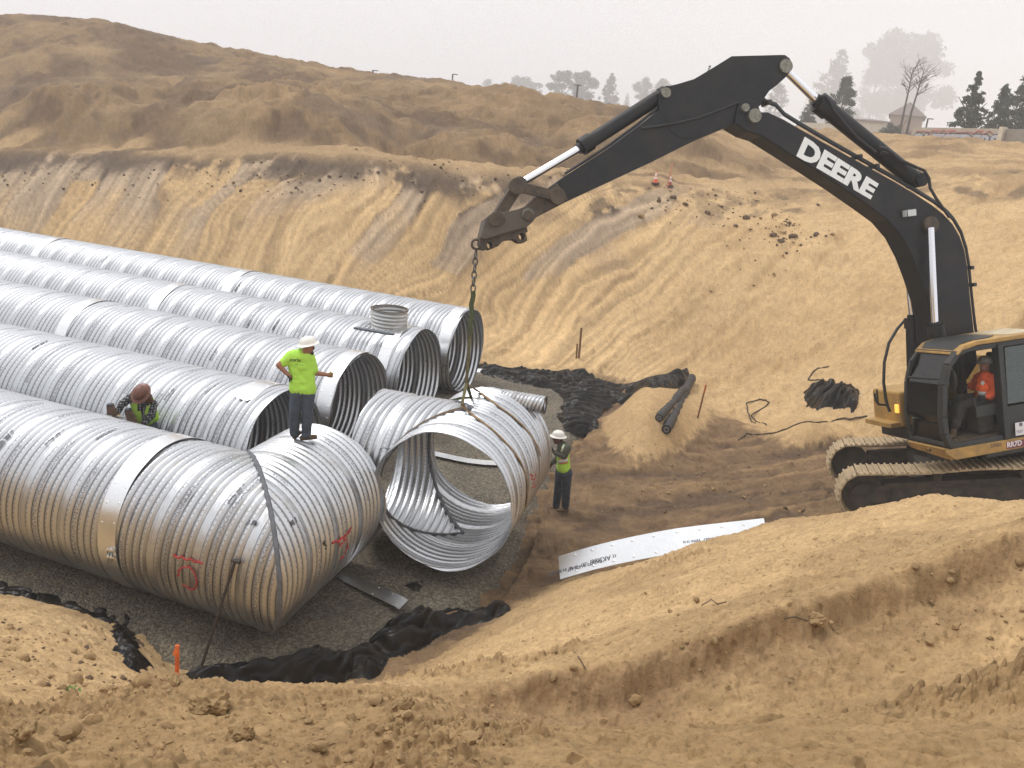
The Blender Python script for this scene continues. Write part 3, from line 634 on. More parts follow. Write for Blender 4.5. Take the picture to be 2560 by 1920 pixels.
# ------------------------------------------------------------------ the suspended tee
TA = np.array([math.cos(R2(76.2)), math.sin(R2(76.2)), 0]); TN = np.array([-.998, 12.975, 1.596]); TL = 2.92; TM = TN+TA*TL/2; TB = np.array([-TA[1], TA[0], 0])
if TB[0] > 0: TB = -TB
tee = empty('pipe_tee', TM-ZZ*1.25, 'short corrugated steel tee hanging from the excavator sling above the floor', 'pipe fitting')
hA = corr_grid(TN, TA, 0, TL, seg=160, phase=.2); bA = corr_grid(TM, TB, -.05, 1.86, seg=150, phase=.7)
d1, d2 = nrm(TB-TA), nrm(TB+TA)
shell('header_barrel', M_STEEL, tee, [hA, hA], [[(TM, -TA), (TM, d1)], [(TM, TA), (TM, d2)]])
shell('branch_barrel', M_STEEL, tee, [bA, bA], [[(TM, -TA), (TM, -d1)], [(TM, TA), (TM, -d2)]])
for sg, dn in ((1, d1), (-1, d2)):
    Q = []
    for i in range(90):
        t = -math.pi/2+math.pi*i/89; Q.append(TM+RB*(math.sin(t)*ZZ*1.0)+RB*math.cos(t)*(TB+sg*TA)*1.0)
    MB().tube(Q, [.026+.016*rg.random() for _ in Q], 8).build('welded_seam', M_TAR, tee, smooth=True)
SB = TM+TA*1.28+ZZ*1.10
g = corr_grid(SB, -TB, .18, 1.04, R=.165, amp=.012, seg=40, per=8, pitch=.075, ribs=4)
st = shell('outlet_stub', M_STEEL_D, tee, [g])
MB().disc_ring(SB-TB*1.04, TB, .150, .18, .012, 32).build('stub_rim', simple('dark_cut_edge', (.06, .055, .05), .6), st)
z8 = lambda x, y: (860+x*.42194, 760+y*.42194)
for pl in ([(1105, 1010), (1118, 1018), (1108, 1035), (1122, 1040)], [(1130, 990), (1136, 1020), (1120, 1060), (1135, 1080), (1115, 1088)]):
    surf_tube('paint_mark', tee, M_RED, [z8(*q) for q in pl], TN, TA, RB+.012, .012)
wl = [(355, 765), (300, 790), (270, 800), (262, 815)]
surf_tube('paint_mark', tee, M_TAR, [z8(*q) for q in [(210, 862), (240, 852), (262, 860), (290, 850)]], TM, TB, RB+.012, .008)

# ------------------------------------------------------------------ rigging
M_SLING_G = simple('green_sling', (.060, .075, .030), .8, var=.4, scale=20)
M_SLING_T = simple('tan_sling', (.24, .155, .075), .85, var=.4, scale=14)
M_CHAIN = simple('chain_steel', (.14, .135, .125), .45, metal=.6, var=.4, scale=20)
M_STRAPM = simple('olive_sling', (.125, .11, .045), .85, var=.4, scale=14)
ch = empty('lifting_chain', HK-ZZ*.75, 'short grey lifting chain hanging from the hook eye of the excavator coupler', 'chain')
z0 = HK-ZZ*.10
for i in range(6):
    c = z0-ZZ*(.075+.115*i); w = PD if i % 2 else PN; Q = []
    for t in np.linspace(0, 2*math.pi, 25):
        Q.append(c+w*.042*math.cos(t)+ZZ*(.052*math.sin(t)+.026*np.sign(math.sin(t))*(1-abs(math.cos(t)))))
    MB().tube(Q, .0145, 8, caps=False).build('chain_link', M_CHAIN, ch, smooth=True)
rngH = math.hypot(HK[0], HK[1])
K0 = HK-ZZ*.80; K1 = at_r(1166, 958, rngH-.05); K2 = at_r(1155, 1012, rngH-.35)
def ribbon(mb, P, w, t=.012, nref=None):
    P = np.array(P, float); n = len(P); T = np.gradient(P, axis=0); V = []
    for i in range(n):
        d = nrm(T[i]); nr = nrm(nref[i] if nref is not None else CAM-P[i]); x = nrm(np.cross(d, nr)); y = np.cross(x, d)
        V += [P[i]+x*w/2+y*t/2, P[i]-x*w/2+y*t/2, P[i]-x*w/2-y*t/2, P[i]+x*w/2-y*t/2]
    F = [(4*i+a, 4*i+(a+1) % 4, 4*i+4+(a+1) % 4, 4*i+4+a) for i in range(n-1) for a in range(4)]+[(3, 2, 1, 0), (4*n-4, 4*n-3, 4*n-2, 4*n-1)]
    mb.add(V, F)
def lerp(a, b, n): return [a+(b-a)*i/(n-1) for i in range(n)]
mb = MB(); ribbon(mb, [p+RT0*.012*math.sin(i*1.3) for i, p in enumerate(lerp(K0, K1+ZZ*.9, 12))], .085, .05); tag(mb.build('round_sling', M_SLING_G, smooth=False), 'dark green round sling between the lifting chain and the tan straps', 'sling')
def wrap_strap(name, label, start, px, extra=None, m=None, w=.055):
    P = [start]; nr = [CAM-start]
    S = [on_cyl(*q, TN, TA, RB+.030) for q in px]
    for a in S: P.append(a); ax = a-(TN+TA*np.dot(a-TN, TA)); nr.append(ax)
    if extra:
        for a in extra: P.append(a); nr.append(CAM-a)
    Q, R_ = [], []
    for i in range(len(P)-1):
        for k in range(5): Q.append(P[i]+(P[i+1]-P[i])*k/5); R_.append(nrm(nr[i])*(1-k/5)+nrm(nr[i+1])*k/5)
    Q.append(P[-1]); R_.append(nrm(nr[-1]))
    mb = MB(); ribbon(mb, Q, w, .012, R_); return tag(mb.build(name, m or M_SLING_T), label, 'strap', 'lifting straps')
mb = MB(); ribbon(mb, lerp(K1+ZZ*.95, K1, 8)+lerp(K1, K2, 6)[1:], .055, .02); tag(mb.build('lifting_strap', M_STRAPM), 'olive strap hanging straight down below the dark green sling', 'strap', 'lifting straps')
def rimring(t): return [TN+TA*t+(RB+.03)*(math.cos(a)*nrm(np.cross(ZZ, TA))+math.sin(a)*ZZ) for a in np.radians(np.arange(-20, -100, -10))]
wrap_strap('lifting_strap', 'tan strap running from the lower sling knot across the front of the hanging tee', K2, [z8(*q) for q in [(740, 640), (800, 685), (870, 735), (940, 800), (1000, 865), (1045, 930), (1075, 1000), (1090, 1070), (1088, 1140), (1078, 1200)]])
wrap_strap('lifting_strap', 'tan strap running from the upper sling knot over the back of the hanging tee', K1, [z8(*q) for q in [(800, 520), (860, 565), (930, 615), (1000, 665), (1060, 720), (1110, 780), (1150, 850), (1165, 900)]])
S1 = [on_cyl(*z8(*q), TM, TB, RB+.03) for q in [(600, 645), (540, 675), (480, 700)]]
Sx = [K2]+[TM+(RB+.035)*(math.sin(t)*ZZ+math.cos(t)*(TB-TA)*.98) for t in np.radians([84, 76, 68, 58, 46, 34, 20])]
mb = MB(); ribbon(mb, Sx, .05, .014); tag(mb.build('lifting_strap', M_SLING_T), 'tan strap following the seam on the left of the hanging tee', 'strap', 'lifting straps')
mb = MB(); Sg = [K1]+[TM+TA*.55+(RB+.035)*(math.sin(t)*ZZ+math.cos(t)*TB) for t in np.radians([80, 70, 58, 45])]
ribbon(mb, Sg, .06, .014); tag(mb.build('lifting_strap', M_SLING_G), 'dark green strap behind the hanging tee branch', 'strap', 'lifting straps')
# ------------------------------------------------------------------ excavator
def LX(e, n, u): return HK + XE*e + XN*n + UX*u
def EP(q, n0): return at_plane(q[0], q[1], HK+XN*n0, XN)
q6 = lambda x, y: (1160+x*.36166, 100+y*.36166)
q7 = lambda x, y: (1860+x*.4701, 80+y*.4701)
q5 = lambda x, y: (1960+x*.32556, 760+y*.32556)
q4 = lambda x, y: (2240+x*.205, 820+y*.205)
q2 = lambda x, y: (1280+x*.57866, y*.57866)
qc = lambda x, y: (1180+x*.13259, 420+y*.13259)
M_BOOM = simple('charcoal_paint', (.008, .0095, .012), .45, var=.25, scale=2, dirt=(.05, .038, .027), dscale=2.6, damt=.5, spec=.28)
M_LINKM = simple('muddy_iron', (.050, .038, .028), .75, var=.45, scale=9, dirt=(.15, .105, .065), dscale=6, damt=.6, bump=.4)
M_COUP = simple('worn_coupler_paint', (.105, .086, .066), .7, var=.35, scale=7, dirt=(.04, .03, .023), dscale=7, damt=.6, bump=.3)
M_CHROME, _nt, _b = mat('chrome_rod'); _b.inputs['Metallic'].default_value = 1; _b.inputs['Roughness'].default_value = .12; _b.inputs['Base Color'].default_value = (.82, .82, .84, 1)
M_HOSE = simple('black_rubber', (.016, .016, .017), .6, var=.3)
M_YEL = simple('yellow_paint', (.47, .27, .062), .5, var=.18, scale=3, dirt=(.17, .12, .07), dscale=4, damt=.75)
M_CABK = simple('cab_black', (.022, .024, .024), .5, var=.25, dirt=(.06, .05, .035), dscale=4, damt=.35)
M_SEAT = simple('seat_fabric', (.07, .068, .06), .85, var=.3, scale=12)
M_FLOORM = simple('muddy_cab_floor', (.16, .115, .07), .9, var=.4, scale=9)
M_SHOE = simple('track_shoe_steel', (.46, .345, .205), .85, var=.3, scale=7, dirt=(.10, .075, .055), dscale=3.5, damt=.55, bump=.5)
M_TFRM = simple('track_frame_mud', (.030, .026, .022), .8, var=.5, scale=6, dirt=(.11, .08, .05), dscale=3, damt=.6, bump=.4)
M_WHITE = simple('white_lettering', (.78, .78, .75), .5, var=.05)
M_BRASS = simple('greasy_pin', (.20, .19, .15), .5, metal=.5, var=.4, scale=20)
def glass_mat(name, tint=(.55, .62, .58), refl=.10):
    m, nt, b = mat(name); L = nt.links.new; nt.nodes.remove(b); out = nt.nodes['Material Output']
    t = N(nt, 'BsdfTransparent'); t.inputs[0].default_value = tuple(tint)+(1,); g = N(nt, 'BsdfGlossy'); g.inputs['Roughness'].default_value = .05
    f = N(nt, 'Fresnel'); f.inputs['IOR'].default_value = 1.45; ad = N(nt, 'Math', operation='ADD'); ad.inputs[1].default_value = refl*.3; L(f.outputs[0], ad.inputs[0])
    mixs = N(nt, 'MixShader'); L(ad.outputs[0], mixs.inputs[0]); L(t.outputs[0], mixs.inputs[1]); L(g.outputs[0], mixs.inputs[2]); L(mixs.outputs[0], out.inputs['Surface'])
    return m
M_GLASS = glass_mat('cab_glass')
EXC = empty('excavator', XC, 'large black and yellow tracked excavator standing on the ramp, holding the pipe tee', 'excavator')
def outline(name, pts, n0, m, parent=EXC, bevel=.02, shift=0.0):
    P = [EP(q, n0+shift)-XN*n0 for q in pts]; return MB().plate(P, XN, 2*n0).build(name, m, parent, bevel=bevel)
def pin(mb, q, n0, r, t=.06, shift=0.0):
    c = EP(q, n0); mb.cyl(c-XN*t, c+XN*t, r, seg=20)
def cylinder_part(name, bar, rod, n0, rb, rr, parent=EXC):
    """hydraulic cylinder: barrel with end cap as the part, chrome rod as its sub-part"""
    a, b = EP(bar[0], n0), EP(bar[1], n0); r0, r1 = EP(rod[0], n0), EP(rod[1], n0); d = nrm(b-a)
    mb = MB().cyl(a, b, rb, seg=24); mb.cyl(b-d*rb*1.6, b, rb*1.22, seg=24).cyl(b, b+d*rb*.5, rb*.75, seg=20).cyl(a-d*.02, a+d*.08, rb*1.1, seg=20).cyl(a-XN*rb*1.2, a+XN*rb*1.2, rb*.8, seg=16)
    p = mb.build(name, M_BOOM, parent, smooth=True)
    mb = MB().cyl(r0, r1, rr, seg=20); mb.build('piston_rod', M_CHROME, p, smooth=True); return p
# stick
stick_pts = [q6(330, 1215), q6(430, 1150), q6(520, 1068), q6(700, 940), q6(1000, 748), q6(1200, 600), q6(1345, 490), q6(1352, 420), q6(1345, 368), q6(1378, 328), q6(1480, 303), q6(1590, 270), q6(1700, 205), q6(1850, 112), q6(2180, 103), q7(218, 122), q7(243, 140), q7(256, 172), q7(251, 205), q7(222, 240), q7(172, 285), q7(135, 312), q7(112, 345), q7(85, 392), q6(2060, 440), q6(1960, 530), q6(1870, 578), q6(1600, 692), q6(1300, 842), q6(1000, 982), q6(700, 1122), q6(500, 1225), q6(430, 1262), q6(350, 1262)]
stick = outline('stick', stick_pts, .20, M_BOOM)
mb = MB(); pts_ = [q6(1352, 470), q6(1400, 345), q6(1480, 310), q6(1600, 275), q6(1850, 118), q6(2170, 110), q7(240, 150), q7(215, 238), q7(130, 310), q6(1960, 520), q6(1870, 572), q6(1640, 668), q6(1540, 690), q6(1470, 665), q6(1420, 620)]
mb.plate([EP(q, .208)-XN*.02 for q in pts_], XN, .04); mb.build('stick_side_plate', M_BOOM, stick, bevel=.008)
for q, r in [(q6(1395, 365), .085), (q7(222, 182), .12), (q6(655, 1090), .085), (q6(440, 1205), .10)]: mb = MB(); pin(mb, q, .23, r, .03); mb.build('pin_boss', M_BRASS, stick, smooth=True)
mb = MB(); mb.tube([EP(q, .23) for q in [q6(1230, 610), q6(1420, 585), q6(1600, 545), q6(1780, 480), q6(1900, 430)]], .022, 8); mb.tube([EP(q, .12)+UX*.03 for q in [q6(700, 935), q6(850, 840), q6(1000, 743), q6(1200, 595), q6(1340, 480)]], .025, 8); mb.build('hydraulic_hose', M_HOSE, stick, smooth=True)
mb = MB(); P = [EP(q, .203)-XN*.005 for q in [q6(340, 1215), q6(520, 1075), q6(640, 985), q6(720, 1100), q6(500, 1222), q6(360, 1258)]]; mb.plate(P, XN, .03); mb.build('muddy_stick_tip', M_LINKM, stick)
# boom
boom_pts = [q6(1868, 575), q6(1885, 490), q6(1905, 425), q6(1945, 398), q6(2030, 425), q7(90, 425), q7(130, 425), q7(210, 462), q7(400, 572), q7(600, 682), q7(800, 793), q7(900, 853), q7(1000, 918), q7(1060, 965), q7(1112, 1020), q7(1150, 1085), q7(1176, 1160), q7(1190, 1245), q7(1204, 1400), q7(1222, 1560), q7(1245, 1760), q7(1190, 1850), q7(1100, 1830), q7(1010, 1660), q7(1000, 1500), q7(968, 1400), q7(935, 1300), q7(893, 1190), q7(838, 1085), q7(765, 1000), q7(670, 930), q7(520, 825), q7(370, 727), q7(220, 632), q7(95, 553), q7(22, 530)]
boom = outline('boom', boom_pts, .255, M_BOOM, bevel=.025)
mb = MB(); P = [q6(1885, 480), q6(1910, 420), q6(1950, 400), q6(2010, 440), q6(2060, 520), q6(2080, 600), q6(2010, 640), q6(1960, 600)]
for q, r, m_ in [(q6(2005, 525), .12, M_BRASS), (q7(990, 1025), .15, M_LINKM), (q6(1940, 470), .07, M_BRASS)]: mb = MB(); pin(mb, q, .285, r, .05); mb.build('pin_boss', m_, boom, smooth=True)
me = text_mesh('DEERE', 1.0, .050); co = np.array([v.co[:] for v in me.vertices]); mn_, mxx = co.min(0), co.max(0)
C4 = [EP(q2(*q), .262) for q in [(1228, 674), (1549, 862), (1265, 590), (1586, 795)]]
for v, c in zip(me.vertices, co):
    a, b = (c[0]-mn_[0])/(mxx[0]-mn_[0]), (c[1]-mn_[1])/(mxx[1]-mn_[1]); v.co = Vector((C4[0]*(1-a)+C4[1]*a)*(1-b)+(C4[2]*(1-a)+C4[3]*a)*b)
link('maker_lettering', me, M_WHITE, boom)
mb = MB(); L0 = EP(q7(870, 965), .27); mb.box(L0+XN*.06, XE*.10, XN*.06, UX*.07); wl = mb.build('work_lamp', M_CABK, boom, bevel=.015)
mb = MB(); mb.box(L0+XN*.06-XE*.105, XE*.006, XN*.05, UX*.058); mb.box(L0+XN*.122, XE*.085, XN*.004, UX*.058); mb.build('lamp_lens', simple('lamp_glass', (.55, .56, .54), .2, var=.1), wl)
for dn, off in ((.14, 0), (.07, .02), (0, .03)):
    mb = MB(); mb.tube([EP(q, dn)+UX*(.035+off) for q in [q7(20, 372), q7(60, 352), q7(120, 385), q7(170, 402), q7(215, 452), q7(300, 505), q7(420, 575), q7(600, 678), q7(800, 790), q7(900, 848), q7(1010, 915), q7(1080, 970), q7(1115, 1010), q7(1155, 1080), q7(1182, 1165), q7(1196, 1250), q7(1210, 1400), q7(1228, 1560), q7(1240, 1640)]], .026, 8); mb.build('hydraulic_hose', M_HOSE, boom, smooth=True)
for q in [(120, 385), (600, 672), (690, 722), (1190, 1260), (1203, 1350)]:
    c = EP(q7(*q), .1)+UX*.02; MB().box(c, XE*.035, XN*.14, UX*.035).build('hose_clamp', M_CABK, boom, bevel=.01)
for n_, pts_ in [(.30, [(715, 612), (760, 622), (830, 680), (900, 712), (960, 738), (984, 780), (990, 830), (1022, 885), (1092, 985)]), (.22, [(730, 640), (800, 655), (850, 700), (878, 742)]), (.2, [(400, 345), (430, 340), (455, 372), (480, 420), (600, 560), (700, 640)])]:
    MB().tube([EP(q7(*q), n_) for q in pts_], .028, 8).build('hydraulic_hose', M_HOSE, boom, smooth=True)
# cylinders
cylinder_part('stick_cylinder', (q7(915, 792), q7(395, 372)), (q7(395, 372), q7(232, 212)), .0, .155, .075)
cylinder_part('bucket_cylinder', (q6(1385, 372), q6(810, 742)), (q6(810, 742), q6(375, 1000)), .0, .125, .066)
cylinder_part('boom_cylinder', (q5(1225, 560), q7(1016, 1560)), (q7(1016, 1560), q7(992, 1040)), .40, .125, .062)
cylinder_part('boom_cylinder', (q5(1000, 690), q7(895, 1520)), (q7(895, 1520), q7(862, 1180)), -.42, .125, .062)
mb = MB(); mb.tube([EP(q7(895, 1530), -.5)+v for v in (UX*0,)]+[EP(q, -.55) for q in [q5(930, 120), q5(870, 190), q5(805, 300), q5(770, 450), q5(765, 600), q5(780, 720), q5(795, 780), q5(812, 825)]], .030, 8)
mb.tube([EP(q, -.55) for q in [q5(795, 778), q5(725, 770), q5(705, 740), q5(695, 685)]], .022, 8).tube([EP(q, -.55) for q in [q5(712, 655), q5(722, 760)]], .018, 8); mb.build('grab_rail', M_CABK, EXC, smooth=True)
MB().tube([EP(q, -.40) for q in [q5(1010, 110), q5(1045, 125), q5(1055, 180), q5(1035, 250)]], .028, 8).build('hydraulic_hose', M_HOSE, EXC, smooth=True)
MB().bar(EP(q5(1062, 140), -.3), EP(q5(1085, 330), -.3), .10, .06).build('hose_bracket', M_CABK, EXC)
# linkage and coupler
def link_bar(name, a, b, n0, w, t, r, m=M_LINKM):
    A_, B_ = EP(a, n0), EP(b, n0); d = nrm(B_-A_); s = nrm(np.cross(d, XN)); mb = MB(); mb.plate([A_+s*w/2, B_+s*w/2, B_-s*w/2, A_-s*w/2], XN, t)
    for c in (A_, B_): mb.cyl(c-XN*t*.75, c+XN*t*.75, r, seg=20)
    return mb.build(name, m, EXC, bevel=.012)
link_bar('idler_link', qc(850, 345), qc(1610, 535), .32, .17, .06, .14); link_bar('idler_link', qc(850, 345), qc(1610, 535), -.32, .17, .06, .14)
link_bar('push_link', qc(850, 345), qc(430, 990), .0, .19, .34, .13)
mb = MB(); c = EP(qc(850, 345), .36); mb.cyl(c-XN*.74, c, .075, seg=18).build('link_pin', M_LINKM, EXC, smooth=True)
cp_pts = [(170, 1310), (190, 1210), (250, 960), (330, 885), (430, 855), (640, 820), (850, 780), (1010, 722), (1110, 745), (1195, 830), (1215, 920), (1140, 1025), (1040, 1110), (900, 1150), (430, 1290), (230, 1350)]
coup = outline('quick_coupler', [qc(*q) for q in cp_pts], .23, M_COUP, bevel=.015)
lower = [(150, 1420), (150, 1330), (230, 1335), (430, 1280), (900, 1145), (1040, 1115), (1055, 1200), (1012, 1222), (1035, 1300), (1045, 1365), (990, 1402), (900, 1402), (800, 1340), (650, 1350), (560, 1400), (500, 1470), (460, 1440), (430, 1505), (350, 1535), (290, 1512), (270, 1540), (175, 1520)]
bm = bmesh.new()
def jaw():
    cu = bpy.data.curves.new('j', 'CURVE'); cu.dimensions = '2D'; cu.fill_mode = 'BOTH'; cu.extrude = .15
    def spl(P):
        sp_ = cu.splines.new('POLY'); sp_.points.add(len(P)-1); sp_.use_cyclic_u = True
        for p_, q_ in zip(sp_.points, P): p_.co = (q_[0], q_[1], 0, 1)
    def loc(q):
        d_ = EP(qc(*q), .16)-HK; return float(d_ @ XE), float(d_ @ UX)
    spl([loc(q) for q in lower])
    for q, r in [((940, 1290), .060), ((337, 1455), .056)]:
        c_ = loc(q); spl([(c_[0]+r*.85*math.cos(t), c_[1]+r*math.sin(t)) for t in np.linspace(0, 2*math.pi, 20, endpoint=False)])
    ob = bpy.data.objects.new('j', cu); COL.objects.link(ob); bpy.context.view_layer.update()
    me = bpy.data.meshes.new_from_object(ob.evaluated_get(bpy.context.evaluated_depsgraph_get())); bpy.data.objects.remove(ob); bpy.data.curves.remove(cu)
    for v in me.vertices: v.co = Vector(HK+XE*v.co.x+UX*v.co.y+XN*v.co.z)
    link('coupler_jaw', me, M_LINKM, coup)
jaw()
for q, r in [((420, 1015), .075), ((1060, 895), .085)]: mb = MB(); pin(mb, qc(*q), .26, r, .04); mb.build('pin_boss', M_LINKM, coup, smooth=True)

c = EP(qc(85, 1440), 0.0); MB().disc_ring(c, XN, .060, .10, .05, 28).build('hook_eye', M_LINKM, coup, smooth=True, bevel=.01)
# ---- upper structure
mb = MB(); mb.box(LX(10.6, 0, -4.62), XE*2.3, XN*1.5, UX*.14); mb.build('slewing_deck', M_CABK, EXC, bevel=.03)
mb = MB(); mb.plate([LX(9.85, 1.5, -4.46), LX(12.9, 1.5, -4.46), LX(12.9, 1.5, -3.2), LX(9.85, 1.5, -3.2)], XN, .06); mb.box(LX(11.4, 0, -3.85), XE*1.55, XN*1.46, UX*.62); body = mb.build('engine_house', M_YEL, EXC, bevel=.05)
MB().box(LX(13.1, 0, -3.9), XE*.5, XN*1.5, UX*.7).build('counterweight', M_YEL, EXC, bevel=.15, seg=4)
MB().box(LX(8.9, -1.05, -4.12), XE*.75, XN*.45, UX*.36).build('tool_box', M_YEL, EXC, bevel=.05)
mb = MB(); mb.box(LX(8.15, -1.05, -4.42), XE*.22, XN*.42, UX*.05); mb.build('step_plate', M_YEL, EXC, bevel=.01)
al = simple('amber_lens', (.9, .42, .05), .3); al.node_tree.nodes['Principled BSDF'].inputs['Emission Color'].default_value = (1, .45, .08, 1); al.node_tree.nodes['Principled BSDF'].inputs['Emission Strength'].default_value = 1.1
MB().box(LX(8.13, -.68, -4.10), XE*.02, XN*.05, UX*.085).build('marker_lamp', al, EXC, bevel=.01)
for k in range(3): MB().box(LX(8.16, -.68, -4.155+.055*k), XE*.004, XN*.055, UX*.006)
# ---- cab
EF, N0, N1 = 7.62, .46, 1.50
cab = MB()
def pil(e0, u0, e1, u1, n, w=.09, t=.09): cab.bar(LX(e0, n, u0), LX(e1, n, u1), w, t, up=XN)
for n in (N0+.04, N1-.04):
    Pp = [(7.62, -4.46), (7.52, -4.2), (7.50, -3.9), (7.55, -3.35), (7.66, -3.02), (7.86, -2.82), (8.2, -2.76)]
    for a, b in zip(Pp[:-1], Pp[1:]): pil(a[0], a[1], b[0], b[1], n, .10 if n > 1 else .07, .14 if n > 1 else .07)
    pil(8.70, -4.46, 8.66, -2.78, n, .10, .17); pil(9.62, -4.46, 9.58, -2.8, n, .10, .12)
    pil(8.2, -2.79, 9.6, -2.79, n, .10, .09); pil(7.62, -4.44, 9.62, -4.44, n, .10, .08)
for u, e in ((-4.42, 7.60), (-2.84, 7.84)): cab.bar(LX(e, N0, u), LX(e, N1, u), .08, .08)
cab.bar(LX(9.6, N0, -2.8), LX(9.6, N1, -2.8), .09, .09)
cab.box(LX(9.15, N1-.02, -4.16), XE*.42, XN*.015, UX*.26); cab.box(LX(9.60, 1.0, -3.9), XE*.02, XN*.48, UX*.5); cab.box(LX(8.6, N0+.02, -4.15), XE*.98, XN*.015, UX*.28)
cabo = cab.build('cab_frame', M_CABK, EXC, bevel=.02)
mb = MB(); F_ = [(7.90, -2.79), (8.2, -2.735), (9.62, -2.74), (9.68, -2.70), (9.2, -2.655), (8.2, -2.655), (7.95, -2.70), (7.80, -2.815), (7.78, -2.855), (7.82, -2.86)]
P = [LX(e, 1.0, u) for e, u in F_]; mb.plate(P, XN, 1.12); mb.build('cab_roof', M_YEL, cabo, bevel=.03, seg=3)
mb = MB(); HP = [(7.84, -2.776, .58, 1.40), (7.95, -2.688, .54, 1.44), (8.2, -2.643, .53, 1.46), (8.5, -2.641, .55, 1.44), (8.74, -2.641, .64, 1.30)]; V = []
for e, u, a_, b_ in HP: V += [LX(e, a_, u), LX(e, b_, u), LX(e, b_, u-.016), LX(e, a_, u-.016)]
mb.add(V, [(4*i+a_, 4*i+(a_+1) % 4, 4*i+4+(a_+1) % 4, 4*i+4+a_) for i in range(4) for a_ in range(4)]+[(3, 2, 1, 0), (16, 17, 18, 19)]); mb.build('roof_hatch', M_CABK, cabo, smooth=True)
mb = MB(); mb.plate([LX(e, n, -2.652) for e, n in [(8.9, .55), (9.6, .55), (9.6, 1.42), (8.9, 1.42)]], UX, .012); mb.build('roof_panel', simple('dusty_roof', (.50, .42, .28), .75, var=.2, scale=5), cabo)
mb = MB(); mb.plate([LX(e, N1, u) for e, u in [(7.62, -4.48), (9.9, -4.48), (9.9, -4.66), (7.66, -4.68), (7.50, -4.56), (7.50, -4.50)]], XN, .06)
P = [LX(7.55, N1, -4.48), LX(7.52, N0, -4.48), LX(7.58, N0, -4.60), LX(7.62, N1, -4.68)]; mb.plate(P, nrm(np.cross(P[1]-P[0], P[3]-P[0])), .05); mb.box(LX(8.7, .98, -4.60), XE*1.05, XN*.5, UX*.06); sk = mb.build('cab_skirt', M_YEL, cabo, bevel=.01)
def cab_text(s, q0, h, m, n=1.535, bold=0.0):
    o = EP(q0, n); me = text_mesh(s, h, bold)
    for v in me.vertices: v.co = Vector(o+XE*v.co.x+UX*v.co.y)
    link('fleet_number', me, m, sk)
cab_text('EX003', q4(1222, 1432), .085, M_BLACKINK); 
me = MB(); o = EP(q4(1480, 1412), 1.534); me.box(o, XE*.22, XN*.002, UX*.062); me.build('decal_patch', simple('maroon_decal', (.20, .05, .06), .6), sk)
cab_text('RR7D', q4(1445, 1415), .125, simple('pale_decal_letters', (.70, .62, .64), .5, var=.05), 1.545, .006)
o = EP(q4(468, 1467), .0)
pa = LX(7.545, .98, -4.545); MB().box(pa, XE*.006, XN*.065, UX*.045).build('maker_badge', M_BLACKINK, sk)
mb = MB(); 
for a, b in [((-.03, -.02), (.0, .02)), ((.0, .02), (.03, -.005)), ((-.01, -.005), (.03, -.02))]: mb.bar(pa-XE*.012+XN*a[0]+UX*a[1], pa-XE*.012+XN*b[0]+UX*b[1], .010, .008)
mb.build('badge_emblem', simple('badge_yellow', (.55, .36, .06), .5), sk)
mb = MB(); mb.box(EP(q4(1525, 1225), 1.535), XE*.115, XN*.003, UX*.115); pl = mb.build('white_placard', simple('white_placard', (.74, .72, .72), .5, var=.05), cabo, bevel=.0)
mb = MB(); c = EP(q4(1522, 1175), 1.542); mb.cyl(c-XN*.002, c+XN*.002, .036, seg=18)
for k in range(3): mb.box(EP(q4(1510, 1248+14*k), 1.54), XE*(.07 if k < 2 else .04), XN*.001, UX*.004)
mb.build('placard_print', simple('grey_print', (.16, .16, .2), .6), pl)
for nm, P in [('windscreen', [LX(7.60, N0+.06, -4.05), LX(7.50, N0+.06, -3.9), LX(7.55, N0+.06, -3.35), LX(7.82, N0+.06, -2.88), LX(7.82, N1-.09, -2.88), LX(7.55, N1-.09, -3.35), LX(7.50, N1-.09, -3.9), LX(7.60, N1-.09, -4.05)])]:
    mb = MB(); A_ = P[:4]; B_ = P[:3:-1]; V = A_+B_; mb.add(V, [(i, i+1, 5+i, 4+i) for i in range(3)]); g_ = mb.build(nm, M_GLASS, cabo); sm = g_.modifiers.new('s', 'SOLIDIFY'); sm.thickness = .008
def pane(nm, pts, n=None):
    mb = MB(); mb.plate(pts, np.cross(pts[1]-pts[0], pts[2]-pts[0]), .008); return mb.build(nm, M_GLASS, cabo)
pane('lower_windscreen', [LX(7.60, N0+.06, -4.08), LX(7.62, N0+.06, -4.40), LX(7.62, N1-.09, -4.40), LX(7.60, N1-.09, -4.08)])
pane('rear_side_window', [LX(8.80, N1-.03, -3.86), LX(9.54, N1-.03, -3.86), LX(9.54, N1-.03, -2.86), LX(8.80, N1-.03, -2.86)])
pane('right_side_window', [LX(7.60, N0+.03, -4.0), LX(8.62, N0+.03, -3.85), LX(8.62, N0+.03, -2.86), LX(7.80, N0+.03, -2.90)])
pane('rear_window', [LX(9.58, N0+.08, -3.45), LX(9.58, N1-.08, -3.45), LX(9.58, N1-.08, -2.88), LX(9.58, N0+.08, -2.88)])
mb = MB()
for u in (-3.28, -3.62): mb.tube([LX(7.56, N0+.05, u), LX(7.56+.02, N1-.08, u+.03)], .012, 6)
for u in (-3.15, -3.45): mb.tube([LX(7.62, N0+.0, u), LX(8.66, N0+.0, u)], .014, 6)
mb.build('window_bar', M_CABK, cabo)
MB().box(LX(8.6, .98, -4.43), XE*.95, XN*.46, UX*.012).build('cab_floor', M_FLOORM, cabo)
